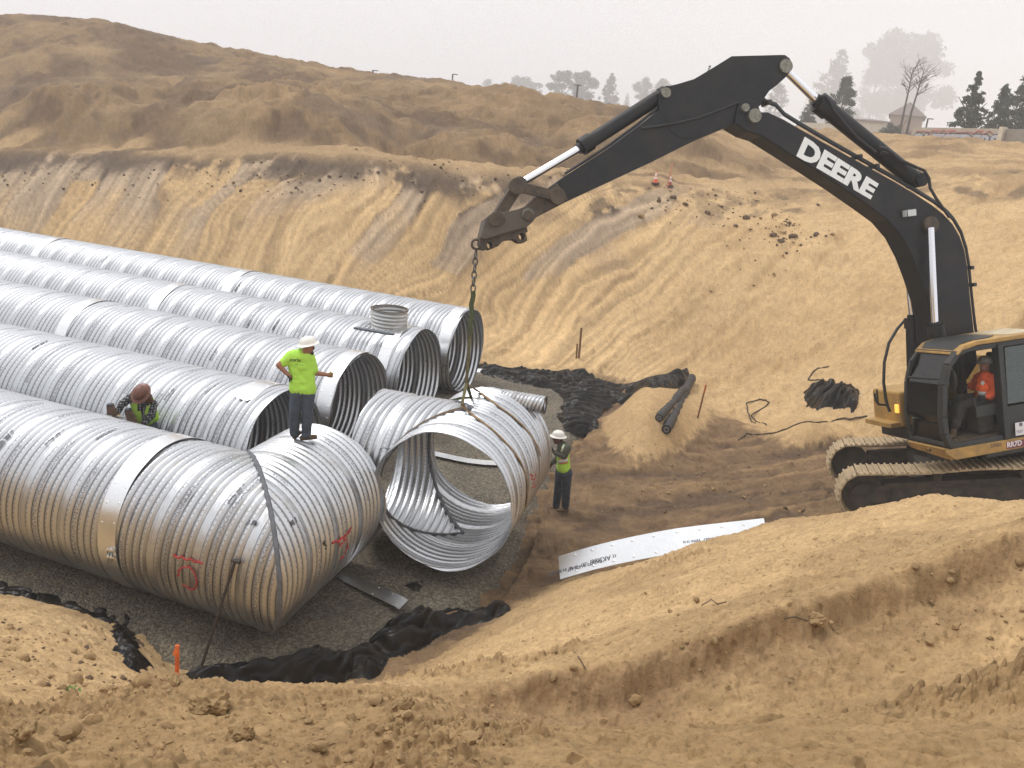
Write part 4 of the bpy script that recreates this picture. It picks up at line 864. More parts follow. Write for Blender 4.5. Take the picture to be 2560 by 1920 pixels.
mb = MB(); mb.box(LX(8.62, 1.0, -3.98), XE*.24, XN*.24, UX*.07); mb.box(LX(8.90, 1.0, -3.55), XE*.06, XN*.23, UX*.42); mb.box(LX(8.62, 1.0, -4.22), XE*.16, XN*.17, UX*.19); mb.box(LX(8.95, 1.0, -3.08), XE*.05, XN*.14, UX*.10); seat = mb.build('seat', M_SEAT, cabo, bevel=.05, seg=3)
for n_ in (1.33, .66): mb = MB(); mb.box(LX(8.46, n_, -3.93), XE*.24, XN*.07, UX*.10); mb.tube([LX(8.27, n_, -3.86), LX(8.24, n_, -3.70)], .022, 8); mb.build('armrest_console', M_CABK, cabo, bevel=.02)
mb = MB(); mb.box(LX(7.86, .72, -3.95), XE*.12, XN*.14, UX*.44); mb.tube([LX(7.95, 1.05, -4.42), LX(7.88, 1.05, -4.05)], .02, 8).tube([LX(7.95, .92, -4.42), LX(7.88, .92, -4.05)], .02, 8); mb.build('control_column', M_CABK, cabo, bevel=.02)
mb = MB(); mb.ell(LX(7.72, 1.50, -3.30), .02, .10, .20, [XE, XN, UX], 16, 10); mb.tube([LX(7.72, 1.46, -3.02), LX(7.74, 1.50, -3.15)], .012, 6); mb.build('mirror', M_CABK, cabo, smooth=True)
mb = MB(); mb.box(LX(7.60, .95, -3.62), XE*.004, XN*.045, UX*.05); mb.build('window_sticker', simple('paper_sticker', (.6, .6, .6), .7), cabo)
# ---- tracks
TT = xdir(-14); TAw = np.cross(UX, TT)
def track(side):
    ctr = XC + UX*.012 + (-TAw if side > 0 else TAw)*1.25
    HL, RR, cz = 1.95, .435, .475
    def path(s):
        arc = math.pi*RR; L1 = 2*HL; per = 2*L1+2*arc; s = s % per
        if s < L1: t = -HL+s; z = RR-.035*math.sin(math.pi*(t+HL)/L1*2.0)**2; return t, z, (1, 0), (0, 1)
        s -= L1
        if s < arc: a = math.pi/2-s/RR; return HL+RR*math.cos(a), RR*math.sin(a), (math.sin(a), -math.cos(a)), (math.cos(a), math.sin(a))
        s -= arc
        if s < L1: return HL-s, -RR, (-1, 0), (0, -1)
        s -= L1; a = -math.pi/2-s/RR; return -HL+RR*math.cos(a), RR*math.sin(a), (math.sin(a), -math.cos(a)), (math.cos(a), math.sin(a))
    per = 4*HL+2*math.pi*RR; n = 50; mb = MB(); rng = random.Random(5+side)
    for i in range(n):
        t, z, d, o = path(i*per/n); c = ctr+TT*t+UX*(cz+z); dd = TT*d[0]+UX*d[1]; oo = TT*o[0]+UX*o[1]; pl = per/n
        mb.box(c, dd*pl*.47, TAw*.375, oo*.016)
        for g_ in (-.40, .10): mb.box(c+dd*pl*g_+oo*.028, dd*.017, TAw*.372, oo*.018)
        mb.box(c-oo*.05, dd*pl*.5, TAw*.10, oo*.04)
    tr = mb.build('track_shoes', M_SHOE, EXC, bevel=.004, seg=1)
    outw = -TAw if side > 0 else TAw
    mb = MB(); mb.box(ctr+UX*(cz-.03), TT*(HL-.35), TAw*.20, UX*.24); mb.box(ctr+UX*(cz-.10)+outw*.20, TT*(HL-.45), TAw*.03, UX*.17); mb.box(ctr+UX*(cz+.14)+outw*.12, TT*(HL-.9), TAw*.10, UX*.03)
    mb.box(ctr-TT*(HL-.15)+UX*cz+outw*.16, TT*.32, TAw*.05, UX*.16)
    for k in range(7):
        c = ctr+TT*(-HL+.5+k*.5)+UX*.13; mb.cyl(c-TAw*.22, c+TAw*.22, .11, seg=16)
    for k in (-.7, .7):
        c = ctr+TT*k+UX*(cz+.28); mb.cyl(c-TAw*.2, c+TAw*.2, .08, seg=14)
    mb.build('track_frame', M_TFRM, EXC, bevel=.015)
    for sg, nm in ((-1, 'idler_wheel'), (1, 'drive_sprocket')):
        c = ctr+TT*sg*HL+UX*cz; mb = MB(); mb.cyl(c-TAw*.14, c+TAw*.14, .375, seg=32); mb.cyl(c+outw*.13, c+outw*.22, .24, seg=28)
        for k in range(10):
            a = 2*math.pi*k/10; b = c+outw*.225+(TT*math.cos(a)+UX*math.sin(a))*.20; mb.cyl(b-outw*.01, b+outw*.015, .016, seg=8)
        mb.build(nm, M_TFRM, EXC, smooth=True)
track(1); track(-1)
mb = MB(); mb.box(XC+UX*.62, TT*.85, TAw*1.1, UX*.20); mb.cyl(XC+UX*.75, XC+UX*1.14, .62, seg=36); mb.build('carbody', M_TFRM, EXC, bevel=.03)
# ------------------------------------------------------------------ gravel bed, fabrics, loose things in the pit
def seg_dist(x, y, poly):
    d = np.full(x.shape, 1e9)
    for i in range(len(poly)):
        a = np.asarray(poly[i][:2], float); b = np.asarray(poly[(i+1) % len(poly)][:2], float); ab = b-a; t = np.clip(((x-a[0])*ab[0]+(y-a[1])*ab[1])/(ab@ab+1e-12), 0, 1)
        d = np.minimum(d, np.hypot(x-a[0]-t*ab[0], y-a[1]-t*ab[1]))
    return d
def gz_arr(x, y):
    th = np.arctan2(x, y); lr = np.log(np.hypot(x, y)); j = np.clip((th-_gth[0])/(_gth[1]-_gth[0]), 0, 1178.99); i = np.clip(np.interp(lr, _glr, np.arange(len(_glr))), 0, len(_glr)-1.01)
    i0 = i.astype(int); j0 = j.astype(int); fi = i-i0; fj = j-j0; Z = GXYZ[2]
    return (Z[i0, j0]*(1-fj)+Z[i0, j0+1]*fj)*(1-fi)+(Z[i0+1, j0]*(1-fj)+Z[i0+1, j0+1]*fj)*fi
def build_gravel():
    th = np.linspace(R2(-40), R2(9), 950); lr = np.linspace(math.log(8.5), math.log(42), 1000); TH, LR = np.meshgrid(th, lr); x = np.exp(LR)*np.sin(TH); y = np.exp(LR)*np.cos(TH)
    ins = inpoly(x, y, GRAVEL); d = np.where(ins, seg_dist(x, y, GRAVEL), 0)
    z = -.30+.33*sstep(0, .55, d+.12*fbm(x*2, y*2, 7, 3))+.02*fbm(x*1.5, y*1.5, 8, 3)+.022*lumps(x*20, y*20, 11, .9)+.012*lumps(x*38, y*38, 13, .9)
    F = grid_faces(1000, 950)[:, ::-1]; keep = (d.ravel()[F] > 0).any(1); F = F[keep]
    me = np_mesh('gravel', np.stack([x, y, z], -1), F)
    m, nt, b = mat('gravel'); L = nt.links.new; tc = N(nt, 'TexCoord'); v = N(nt, 'TexVoronoi', Scale=30.0); L(tc.outputs['Object'], v.inputs['Vector'])
    sx = N(nt, 'SeparateXYZ'); L(v.outputs['Color'], sx.inputs[0]); r = ramp(nt, [(0, (.075, .064, .048)), (.5, (.135, .115, .085)), (1, (.25, .215, .16))], sx.outputs[0])
    n = N(nt, 'TexNoise', Scale=1.2, Detail=5.0); L(tc.outputs['Object'], n.inputs['Vector']); r2 = ramp(nt, [(.3, (.75, .75, .75)), (.7, (1.1, 1.08, 1.02))], n.outputs['Fac'])
    mu = N(nt, 'MixRGB', blend_type='MULTIPLY'); mu.inputs['Fac'].default_value = 1; L(r.outputs['Color'], mu.inputs['Color1']); L(r2.outputs['Color'], mu.inputs['Color2']); L(mu.outputs['Color'], b.inputs['Base Color']); b.inputs['Roughness'].default_value = .9
    bp = N(nt, 'Bump', Strength=.8, Distance=.03, invert=True); L(v.outputs['Distance'], bp.inputs['Height']); L(bp.outputs['Normal'], b.inputs['Normal'])
    bm = bmesh.new(); bm.from_mesh(me); bmesh.ops.delete(bm, geom=[q for q in bm.verts if not q.link_faces], context='VERTS'); bm.to_mesh(me); bm.free()
    tag(link('gravel', me, m, base=(0, 0, 0), smooth=True), 'grey brown gravel bed under the pipe runs', 'gravel', kind='stuff')
build_gravel()
M_FAB = simple('black_filter_fabric', (.0022, .0022, .0025), .28, var=.3, scale=5, dirt=(.16, .115, .065), dscale=3.6, damt=.16, spec=.16)
def crumple(name, label, cat, poly_px, hgt, seed, along=(1, 0), group=None, cell=.028, zf=None, m=None, edge=.16, zfloor=None):
    P = [zf(*D(*q)) if zf else hit(*D(*q)) for q in poly_px]; P = np.array(P); x0, x1, y0, y1 = P[:, 0].min(), P[:, 0].max(), P[:, 1].min(), P[:, 1].max()
    nx, ny = int((x1-x0)/cell)+2, int((y1-y0)/cell)+2; X, Y = np.meshgrid(np.linspace(x0, x1, nx), np.linspace(y0, y1, ny))
    X = X+.05*fbm(X*3, Y*3, seed+91, 3); Y = Y+.05*fbm(X*3, Y*3, seed+95, 3)
    jag = .07*fbm(X*5, Y*5, seed+77, 3); ins = inpoly(X+jag, Y+jag, P); d = np.where(ins, seg_dist(X+jag, Y+jag, P), 0)
    c, s = along; a = X*c+Y*s; b = -X*s+Y*c
    w = fbm(a*.8, b*.8, seed+3, 3)*.35
    qx = fbm(a*.7, b*.7, seed+11, 3); q2_ = fbm(a*1.8, b*1.8, seed+12, 3)
    rd = np.abs(np.sin(b*6.5+a*1.1+4.5*qx+1.6*q2_))**.75-.5; rd2 = np.abs(np.sin(b*15-a*5+5*q2_+4*qx))**.8-.5
    prof = 1-np.exp(-d/edge)
    base = np.maximum(gz_arr(X, Y), -.02 if zfloor is None else zfloor)
    Z = base+.035+prof*hgt*np.clip(.62+.95*rd+.42*rd2+.7*fbm(a*1.3, b*1.3, seed+60, 2), .05, 3)-(1-prof)*.05
    F = grid_faces(ny, nx); keep = (d.ravel()[F] > 0).any(1); F = F[keep]; me = np_mesh(name, np.stack([X, Y, Z], -1), F)
    bm = bmesh.new(); bm.from_mesh(me); bmesh.ops.delete(bm, geom=[q for q in bm.verts if not q.link_faces], context='VERTS'); bmesh.ops.recalc_face_normals(bm, faces=bm.faces); bm.to_mesh(me); bm.free()
    o = link(name, me, m or M_FAB, smooth=True); return tag(o, label, cat, group)
fl0 = lambda a, b: at_z(a, b, .05)
crumple('filter_fabric', 'thin strip of black fabric along the left edge of the gravel bed', 'fabric', [(-60, 1232), (60, 1262), (150, 1282), (215, 1302), (262, 1322), (258, 1352), (205, 1342), (130, 1330), (60, 1306), (-60, 1275)], .16, 31, (.9, -.4), 'black filter fabric pieces', zf=fl0)
crumple('filter_fabric', 'curled piece of black fabric hanging down the sand left of the orange stake', 'fabric', [(236, 1346), (262, 1334), (284, 1342), (290, 1372), (300, 1412), (330, 1446), (312, 1462), (282, 1446), (252, 1405)], .16, 37, (.5, -.86), 'black filter fabric pieces', cell=.02)
crumple('filter_fabric', 'long crumpled bundle of black fabric at the near edge of the gravel', 'fabric', [(390, 1452), (420, 1432), (500, 1430), (585, 1425), (660, 1405), (700, 1392), (730, 1418), (770, 1392), (800, 1372), (838, 1340), (905, 1308), (935, 1318), (985, 1312), (1040, 1316), (1090, 1318), (1108, 1338), (1082, 1352), (1020, 1350), (930, 1382), (850, 1418), (838, 1440), (806, 1476), (745, 1470), (690, 1478), (600, 1472), (480, 1478), (430, 1470)], .24, 41, (.9, .42), 'black filter fabric pieces', zf=fl0, cell=.022)
crumple('filter_fabric', 'small scrap of black fabric in front of the hanging tee', 'fabric', [(866, 1262), (885, 1248), (905, 1236), (930, 1240), (922, 1262), (918, 1280), (888, 1286), (872, 1280)], .13, 47, (.7, .7), 'black filter fabric pieces', zf=fl0, cell=.018)
crumple('filter_fabric', 'wide sheet of black fabric behind the tee at the far edge of the gravel', 'fabric', [(1030, 782), (1062, 788), (1100, 806), (1180, 812), (1245, 806), (1262, 800), (1290, 822), (1350, 832), (1420, 822), (1460, 800), (1486, 794), (1490, 812), (1462, 840), (1410, 842), (1340, 842), (1372, 850), (1330, 874), (1300, 890), (1290, 930), (1250, 948), (1216, 952), (1205, 930), (1196, 905), (1212, 880), (1205, 860), (1165, 850), (1090, 832), (1035, 818)], .20, 53, (.95, -.3), 'black filter fabric pieces')
crumple('plastic_tarp', 'crumpled heap of black plastic tarp lying alone on the far sand', 'tarp', [(1735, 845), (1765, 832), (1800, 828), (1840, 838), (1856, 850), (1852, 880), (1842, 905), (1825, 888), (1790, 880), (1765, 888), (1742, 880)], .42, 59, (.8, .5), edge=.28)
M_ROLL = simple('rolled_fabric', (.016, .016, .017), .6, var=.3, scale=6)
def roll(label, a, b, r):
    A_, B_ = hit(*D(*a)), hit(*D(*b)); mb = MB(); d = nrm(B_-A_); x = nrm(np.cross(d, ZZ)); n = 34; P = [A_+(B_-A_)*t+ZZ*(r*.9+.02*math.sin(9*t)) for t in np.linspace(0, 1, n)]
    mb.tube(P, [r*(1+.10*math.sin(i*1.9)+.06*math.sin(i*.7)) for i in range(n)], 16); o = mb.build('fabric_roll', M_ROLL, smooth=True); tag(o, label, 'fabric roll', 'rolls of black fabric')
    MB().disc_ring(P[-1]+d*.012, d, r*.28, r*.55, .03, 20).build('roll_core', simple('grey_core', (.16, .15, .14), .8), o)
roll('black fabric roll nearer the tee, its grey core showing', (1476, 850), (1422, 915), .115)
roll('longer black fabric roll lying on the sand beside the shorter one', (1493, 826), (1437, 945), .135)
# loose sheet bands
def sheet_strip(name, label, P, wv, th=.005, m=None, dim=True, group=None):
    """curved sheet: top edge points P, width vector(s) wv"""
    P = np.array(P); n = len(P); W = np.broadcast_to(np.asarray(wv, float), P.shape); V = []; T = np.gradient(P, axis=0); nr = np.array([nrm(np.cross(T[i], W[i])) for i in range(n)])
    ks = np.linspace(0, 1, 5)
    for i in range(n):
        for lay in (-.5, .5):
            for k in ks: V.append(P[i]+W[i]*k+nr[i]*(lay*th))
    F = []
    for i in range(n-1):
        for lay in (0, 1):
            for j in range(4): q = [i*10+lay*5+j, i*10+lay*5+j+1, (i+1)*10+lay*5+j+1, (i+1)*10+lay*5+j]; F.append(tuple(q))
        for j in (0, 4): F.append((i*10+j, (i+1)*10+j, (i+1)*10+5+j, i*10+5+j))
    for i in (0, n-1):
        for j in range(4): F.append((i*10+j, i*10+j+1, i*10+5+j+1, i*10+5+j))
    mb = MB().add(V, F)
    if dim:
        for i in range(1, n-1, max(1, n//9)):
            for k in (.16, .84):
                for sgn in (-1, 1): mb.ell(P[i]+W[i]*k+nr[i]*sgn*th*.5, .022, .022, .008, [nrm(T[i]), nrm(W[i]), nr[i]], 10, 6)
    return tag(mb.build(name, m or M_BAND, smooth=True), label, 'metal band', group)
def qs(x, y): return 1380+x*.2486, 1280+y*.2486
top = [(65, 445), (230, 395), (400, 345), (600, 295), (800, 250), (1020, 206), (1250, 165), (1480, 136), (1700, 110), (1920, 86), (2130, 62)]
TP = [at_r(*qs(*q), 13.2-.06*i) for i, q in enumerate(top)]
Wv = np.array([-ZZ*.27+np.array([.05, -.30, 0]) for _ in TP])
bs = sheet_strip('metal_band', 'long curved galvanised band standing on edge half buried in the sand', TP, Wv, group='loose galvanised bands')
def strip_text(s, i0, size, k=.62):
    a = TP[i0]; b = TP[i0+1]; d = nrm(b-a); w = nrm(Wv[0]); o = (a+b)/2+Wv[0]*k; nv = nrm(np.cross(d, w)); nv = nv if np.dot(nv, CAM-o) > 0 else -nv; o = o+nv*.006
    me = text_mesh(s, size, .002)
    for v in me.vertices: v.co = Vector(o-d*v.co.x+w*v.co.y)     # the band stands upside down
    link('printed_lettering', me, M_INK, bs)
strip_text('\u2039\u2039 AKSteel', 2, .115, .66); strip_text('GA5HT0 W-370 A57', 1, .075, .72); strip_text('.057" W 48" IN BEAMSE', 0, .075, .66); strip_text('AKSteel', 8, .105, .60); strip_text('GA5HT0 W-370 .057" W 48" IN', 7, .07, .60); strip_text('7741 13 16', 6, .05, .60)
tk = at_r(*qs(340, 500), 13.28); MB().bar(tk, at_r(*qs(425, 520), 13.27), .045, .03).build('black_tag', M_BLACKINK, bs)
q3 = lambda x, y: (800+x*.28933, 1400+y*.28933)
sheet_strip('metal_band', 'flat galvanised band lying on the gravel by the elbow tip, partly under sand', [at_z(*q3(*q), .07+.02*k) for k, q in enumerate([(215, 74), (300, 118), (400, 168), (520, 225), (640, 280), (720, 318), (760, 345)])], at_z(*q3(340, 255), .05)-at_z(*q3(420, 180), .05), group='loose galvanised bands')
sheet_strip('metal_band', 'galvanised band lying on the floor seen through the tee', [at_z(*z8(*q), .10) for q in [(535, 872), (600, 886), (660, 900), (740, 915), (830, 925), (930, 930)]], at_z(*z8(660, 926), .10)-at_z(*z8(664, 900), .10), group='loose galvanised bands')
pd_ = lambda x, y: (640+x*.28933, 700+y*.28933)
sheet_strip('metal_band', 'short bent galvanised offcut against the end of the farthest pipe', [at_r(*pd_(*q), 26.6) for q in [(1918, 765), (1955, 768), (1990, 770)]], at_r(*pd_(1860, 885), 25.9)-at_r(*pd_(1925, 768), 26.6), dim=False, group='loose galvanised bands')
# stakes, rods, cables, twigs
M_ORANGE = simple('orange_marker_paint', (.85, .17, .03), .6, var=.15); M_WOOD = simple('weathered_stake', (.20, .10, .045), .8, var=.35, scale=12)
def stick_px(name, label, cat, a, b, ra, rb, w, m, group=None, t=.02):
    A_, B_ = at_r(*a, ra), at_r(*b, rb); mb = MB().bar(A_, B_, w, t, up=CAM-A_); return tag(mb.build(name, m, bevel=.003), label, cat, group)
qe = lambda x, y: (x*.28933, 1400+y*.28933)
st = stick_px('survey_stake', 'bright orange lath stake with a folded flag at the near edge of the gravel', 'stake', qe(1530, 1010), qe(1531, 735), 10.0, 10.0, .052, M_ORANGE, 'survey stakes')
mb = MB(); mb.plate([at_r(*qe(*q), 9.97) for q in [(1516, 752), (1494, 800), (1495, 826), (1512, 826), (1540, 790), (1545, 745)]], FWD, .008); mb.build('flag_ribbon', simple('orange_ribbon', (.95, .22, .06), .5), st)
for dy in (845, 875, 905, 950): MB().bar(at_r(*qe(1536, dy), 9.98), at_r(*qe(1538, dy+14), 9.98), .02, .003, up=CAM).build('stake_writing', M_BLACKINK, st)
h1 = hit(*D(1250, 776)); r1 = math.hypot(h1[0], h1[1]); stick_px('survey_stake', 'taller of the two thin brown stakes at the foot of the far slope', 'stake', D(1250, 778), D(1256, 708), r1, r1, .075, M_WOOD, 'survey stakes')
stick_px('survey_stake', 'shorter thin stake close beside the tall one at the far slope', 'stake', D(1245, 776), D(1247, 742), r1, r1, .06, M_WOOD, 'survey stakes')
h1 = hit(*D(1508, 905)); r1 = math.hypot(h1[0], h1[1]); s_ = stick_px('survey_stake', 'leaning brown stake with an orange tip on the sand right of the black rolls', 'stake', D(1506, 907), D(1525, 832), r1, r1, .05, M_WOOD, 'survey stakes')
MB().bar(at_r(*D(1520, 850), r1-.02), at_r(*D(1525, 830), r1-.02), .055, .02, up=CAM).build('painted_tip', M_ORANGE, s_)
A_ = at_z(*D(436, 1437), .10); B_ = on_cyl(*D(508, 1212), uv3(0, PV[1], ZC), PD, RB+.06)
tag(MB().tube([A_, B_], .022, 8).tube([B_-PD*.06, B_+PD*.08], .026, 8).build('steel_rod', simple('rusty_rod', (.035, .026, .02), .7), smooth=True), 'dark steel rod leaning against the nearest pipe', 'rod')
M_CABLE = simple('dark_cable', (.045, .03, .02), .7)
def ground_line(name, label, cat, px, r, m, lift=.012, sub=5):
    P = [hit(*D(*q)) for q in px]; Q = []
    for a, b in zip(P[:-1], P[1:]):
        for k in range(sub): c = a+(b-a)*k/sub; Q.append((c[0], c[1], gz(c[0], c[1])+lift))
    Q.append((P[-1][0], P[-1][1], P[-1][2]+lift)); return tag(MB().tube(Q, r, 6).build(name, m, smooth=True), label, cat)
ground_line('cable', 'long dark cable trailing over the sand from the tarp heap', 'cable', [(1595, 952), (1612, 938), (1650, 940), (1700, 930), (1760, 914), (1800, 912), (1840, 916), (1872, 905)], .022, M_CABLE)
ground_line('cable', 'looped dark cable on the sand between the leaning stake and the tarp heap', 'cable', [(1632, 915), (1615, 892), (1612, 872), (1640, 868), (1660, 878), (1640, 890), (1622, 902), (1640, 914), (1655, 920)], .02, M_CABLE)
ground_line('cable', 'short brown cable above the tarp heap', 'cable', [(1790, 792), (1765, 800), (1750, 815), (1745, 822), (1770, 826), (1795, 830)], .02, M_CABLE)
M_TWIG = simple('dry_twig', (.10, .065, .04), .9)
for lb, px in [('thin forked twig standing in the crumbly sand bank', [(1240, 1412), (1252, 1434), (1264, 1450)]), ('curved twig on the pale sand in front of the buried band', [(1515, 1312), (1535, 1306), (1550, 1308), (1566, 1312)]), ('dark twig on the pale sand above the bank', [(1690, 1346), (1715, 1342), (1745, 1346)])]:
    P = [hit(*D(*q))+ZZ*(.012+.02*(i % 2)) for i, q in enumerate(px)]; tag(MB().tube(P, .0045, 6).build('twig', M_TWIG, smooth=True), lb, 'twig', 'dry twigs')
tag(MB().tube([hit(*D(*q))+ZZ*.22 for q in [(845, 1398), (900, 1377), (985, 1348)]], .022, 8).build('wooden_pole', simple('tan_pole', (.22, .125, .06), .8), smooth=True), 'brown wooden pole lying across the black fabric bundle', 'pole')
# weed
mb = MB(); h1 = hit(*D(152, 1496)); rng = random.Random(3)
for i in range(45):
    a = rng.uniform(0, 6.28); q = h1+np.array([rng.gauss(0, .03), rng.gauss(0, .014), 0]); l = rng.uniform(.008, .02); d = np.array([math.cos(a), math.sin(a), 0]); t = q+d*l+ZZ*l*.9; s = np.array([-d[1], d[0], 0])*.006
    mb.add([q-s, q+s, q+d*l*.5+ZZ*l*.8+s*1.5, t, q+d*l*.5+ZZ*l*.8-s*1.5], [(0, 1, 2, 3, 4)])
tag(mb.build('weed', simple('weed_leaf', (.16, .26, .06), .7), fix=False), 'small green weed sprouting in the sand on the left', 'plant')
# rocks and clods
def rock_mesh(mb, c, r, seed, flat=.7, sub=2):
    bm = bmesh.new(); bmesh.ops.create_icosphere(bm, subdivisions=sub, radius=1); rg_ = random.Random(seed); o = np.array([rg_.uniform(0, 50) for _ in range(3)]); V = np.array([v.co[:] for v in bm.verts])
    n = fbm(V[:, 0]*1.1+o[0]+V[:, 2]*.7, V[:, 1]*1.1+o[1]-V[:, 2]*.5, seed % 97, 3); n2 = fbm(V[:, 0]*3+o[1], V[:, 1]*3+V[:, 2]*2+o[2], seed % 89, 2)
    a = rg_.uniform(0, 6.28); ca, sa = math.cos(a), math.sin(a); sx_, sy_ = rg_.uniform(.8, 1.3), rg_.uniform(.7, 1.1)
    n3 = fbm(V[:, 0]*7+o[2]+V[:, 2]*5, V[:, 1]*7-V[:, 2]*4+o[0], seed % 83, 3)*(.20 if sub > 2 else 0)
    W = V*(1+.45*n+.24*n2+n3)[:, None]*np.array([sx_, sy_, flat]); W = np.c_[W[:, 0]*ca-W[:, 1]*sa, W[:, 0]*sa+W[:, 1]*ca, W[:, 2]]
    mb.add(np.asarray(c)+W*r, [tuple(v.index for v in f.verts) for f in bm.faces]); bm.free()
M_CLOD = simple('earth_clod', (.30, .20, .10), .95, var=.35, scale=9, bump=.6, spec=.15); M_CLODD = simple('dark_earth_clod', (.13, .085, .055), .95, var=.4, scale=9, bump=.6, spec=.15)
for lb, q, rp in [('largest rounded brown clod in the foreground', (452, 1538), 38), ('flat sandstone slab standing by the orange stake', (375, 1478), 20), ('brown clod right of the largest one in the foreground', (520, 1592), 34), ('dark clod at the far left of the foreground', (55, 1580), 22), ('brown clod on the pale sand above the bank', (1760, 1362), 20), ('dark broken clod on the mid foreground ridge', (870, 1525), 20)]:
    c = hit(*D(*q)); rr_ = rp*math.dist(c, CAM)/1840*.85; mb = MB(); rock_mesh(mb, c+ZZ*rr_*.25, rr_, int(q[0]), .72, 4); tag(mb.build('clod', M_CLOD, smooth=True), lb, 'clod', 'large clods of earth')
def scatter():
    rng = random.Random(11); mb = MB(); mbd = MB(); n = 0
    def put(x, y, r, dark=False):
        p = hit(*D(x, y)); k = math.dist(p, CAM); rock_mesh(mbd if dark else mb, p+ZZ*r*.02, r, rng.randrange(10**6), rng.uniform(.6, .9), 2 if r > .02 else 1)
    for _ in range(600):                            # crumbly foreground ridge
        x = rng.uniform(0, 2212); y = rng.uniform(1500, 1659) if x < 1100 else rng.gauss(1400-(x-1100)*.12, 80)
        if y > 1655 or y < 1120: continue
        put(x, y, min(.026, rng.paretovariate(2.2)*.0045))
    for _ in range(90):
        x = rng.gauss(620, 300); y = rng.gauss(1560, 40)
        if 0 < x < 2200 and 1490 < y < 1655: put(x, y, min(.042, rng.paretovariate(1.9)*.0075))
    for _ in range(260):                             # left sand slope
        put(rng.uniform(0, 380), rng.uniform(1340, 1500), min(.06, rng.paretovariate(2.)*.010), rng.random() < .3)
    for _ in range(220):                             # crumbs under the rim
        put(rng.uniform(0, 1300), rng.gauss(392, 20), min(.07, rng.paretovariate(2.2)*.022), rng.random() < .6)
    for cx, cy, sx_, sy_, k in [(1690, 505, 16, 22, 55), (1730, 520, 30, 18, 20), (1600, 475, 70, 25, 40), (1560, 432, 60, 10, 40), (1450, 435, 50, 18, 30), (1640, 560, 40, 30, 14)]:
        for _ in range(k): put(rng.gauss(cx, sx_), rng.gauss(cy, sy_), min(.13, rng.paretovariate(1.9)*.022), rng.random() < .7)
    for _ in range(160): put(rng.uniform(1180, 1800), rng.uniform(960, 1110), min(.05, rng.paretovariate(2.)*.012), rng.random() < .4)
    tag(mb.build('dirt_clods', M_CLOD, smooth=True, fix=False), 'scattered small clods of earth on the banks', 'clods', kind='stuff'); tag(mbd.build('dark_dirt_clods', M_CLODD, smooth=True, fix=False), 'scattered dark clods of topsoil on the slopes', 'clods', kind='stuff')
scatter()
# traffic cones
M_CONE = simple('cone_orange', (.80, .10, .035), .5, var=.12, dirt=(.35, .2, .12), dscale=3, damt=.3); M_REFL = simple('cone_collar', (.72, .70, .66), .45, var=.1)
def cone(label, q, top, dull=False):
    h = hit(*D(*q)); r = math.hypot(h[0], h[1]); T_ = at_r(*D(*top), r); ht = np.linalg.norm(T_-h); e = empty('traffic_cone', h, label, 'cone', 'traffic cones on the bench'); up = nrm(T_-h); rr_ = ht*.205
    prof = [(0, rr_), (.42, rr_*.66), (.44, rr_*.66), (.60, rr_*.47), (.66, rr_*.42), (.86, rr_*.22), (1.0, rr_*.14)]
    m1 = M_CONE if not dull else simple('cone_faded', (.38, .07, .04), .6)
    def sec(nm, a, b, m, g=1.0): MB().cyl(h+up*ht*a, h+up*ht*b, (rr_*(1-.86*a))*g, (rr_*(1-.86*b))*g, 20).build(nm, m, e, smooth=True)
    sec('cone_body', .03, 1.0, m1); sec('reflective_collar', .40, .58, M_REFL, 1.06); sec('reflective_collar', .66, .88, M_REFL, 1.10)
    x = nrm(np.cross(up, FWD)); y = np.cross(up, x); MB().box(h+up*.03, x*rr_*1.35, y*rr_*1.35, up*.03).build('cone_base', simple('cone_base_rubber', (.05, .03, .025), .8), e, bevel=.01)
    return h, ht
cone('bright orange traffic cone, the left one of the pair on the bench', (1415, 402), (1418, 370)); h1, ht = cone('faded orange traffic cone right beside the brighter one', (1446, 406), (1449, 377), True)
r1 = math.hypot(h1[0], h1[1])-.5; s_ = stick_px('survey_stake', 'thin orange stake standing in front of the faded cone', 'stake', D(1441, 408), D(1453, 352), r1, r1, .05, simple('faded_orange_stake', (.55, .22, .12), .7), 'survey stakes')
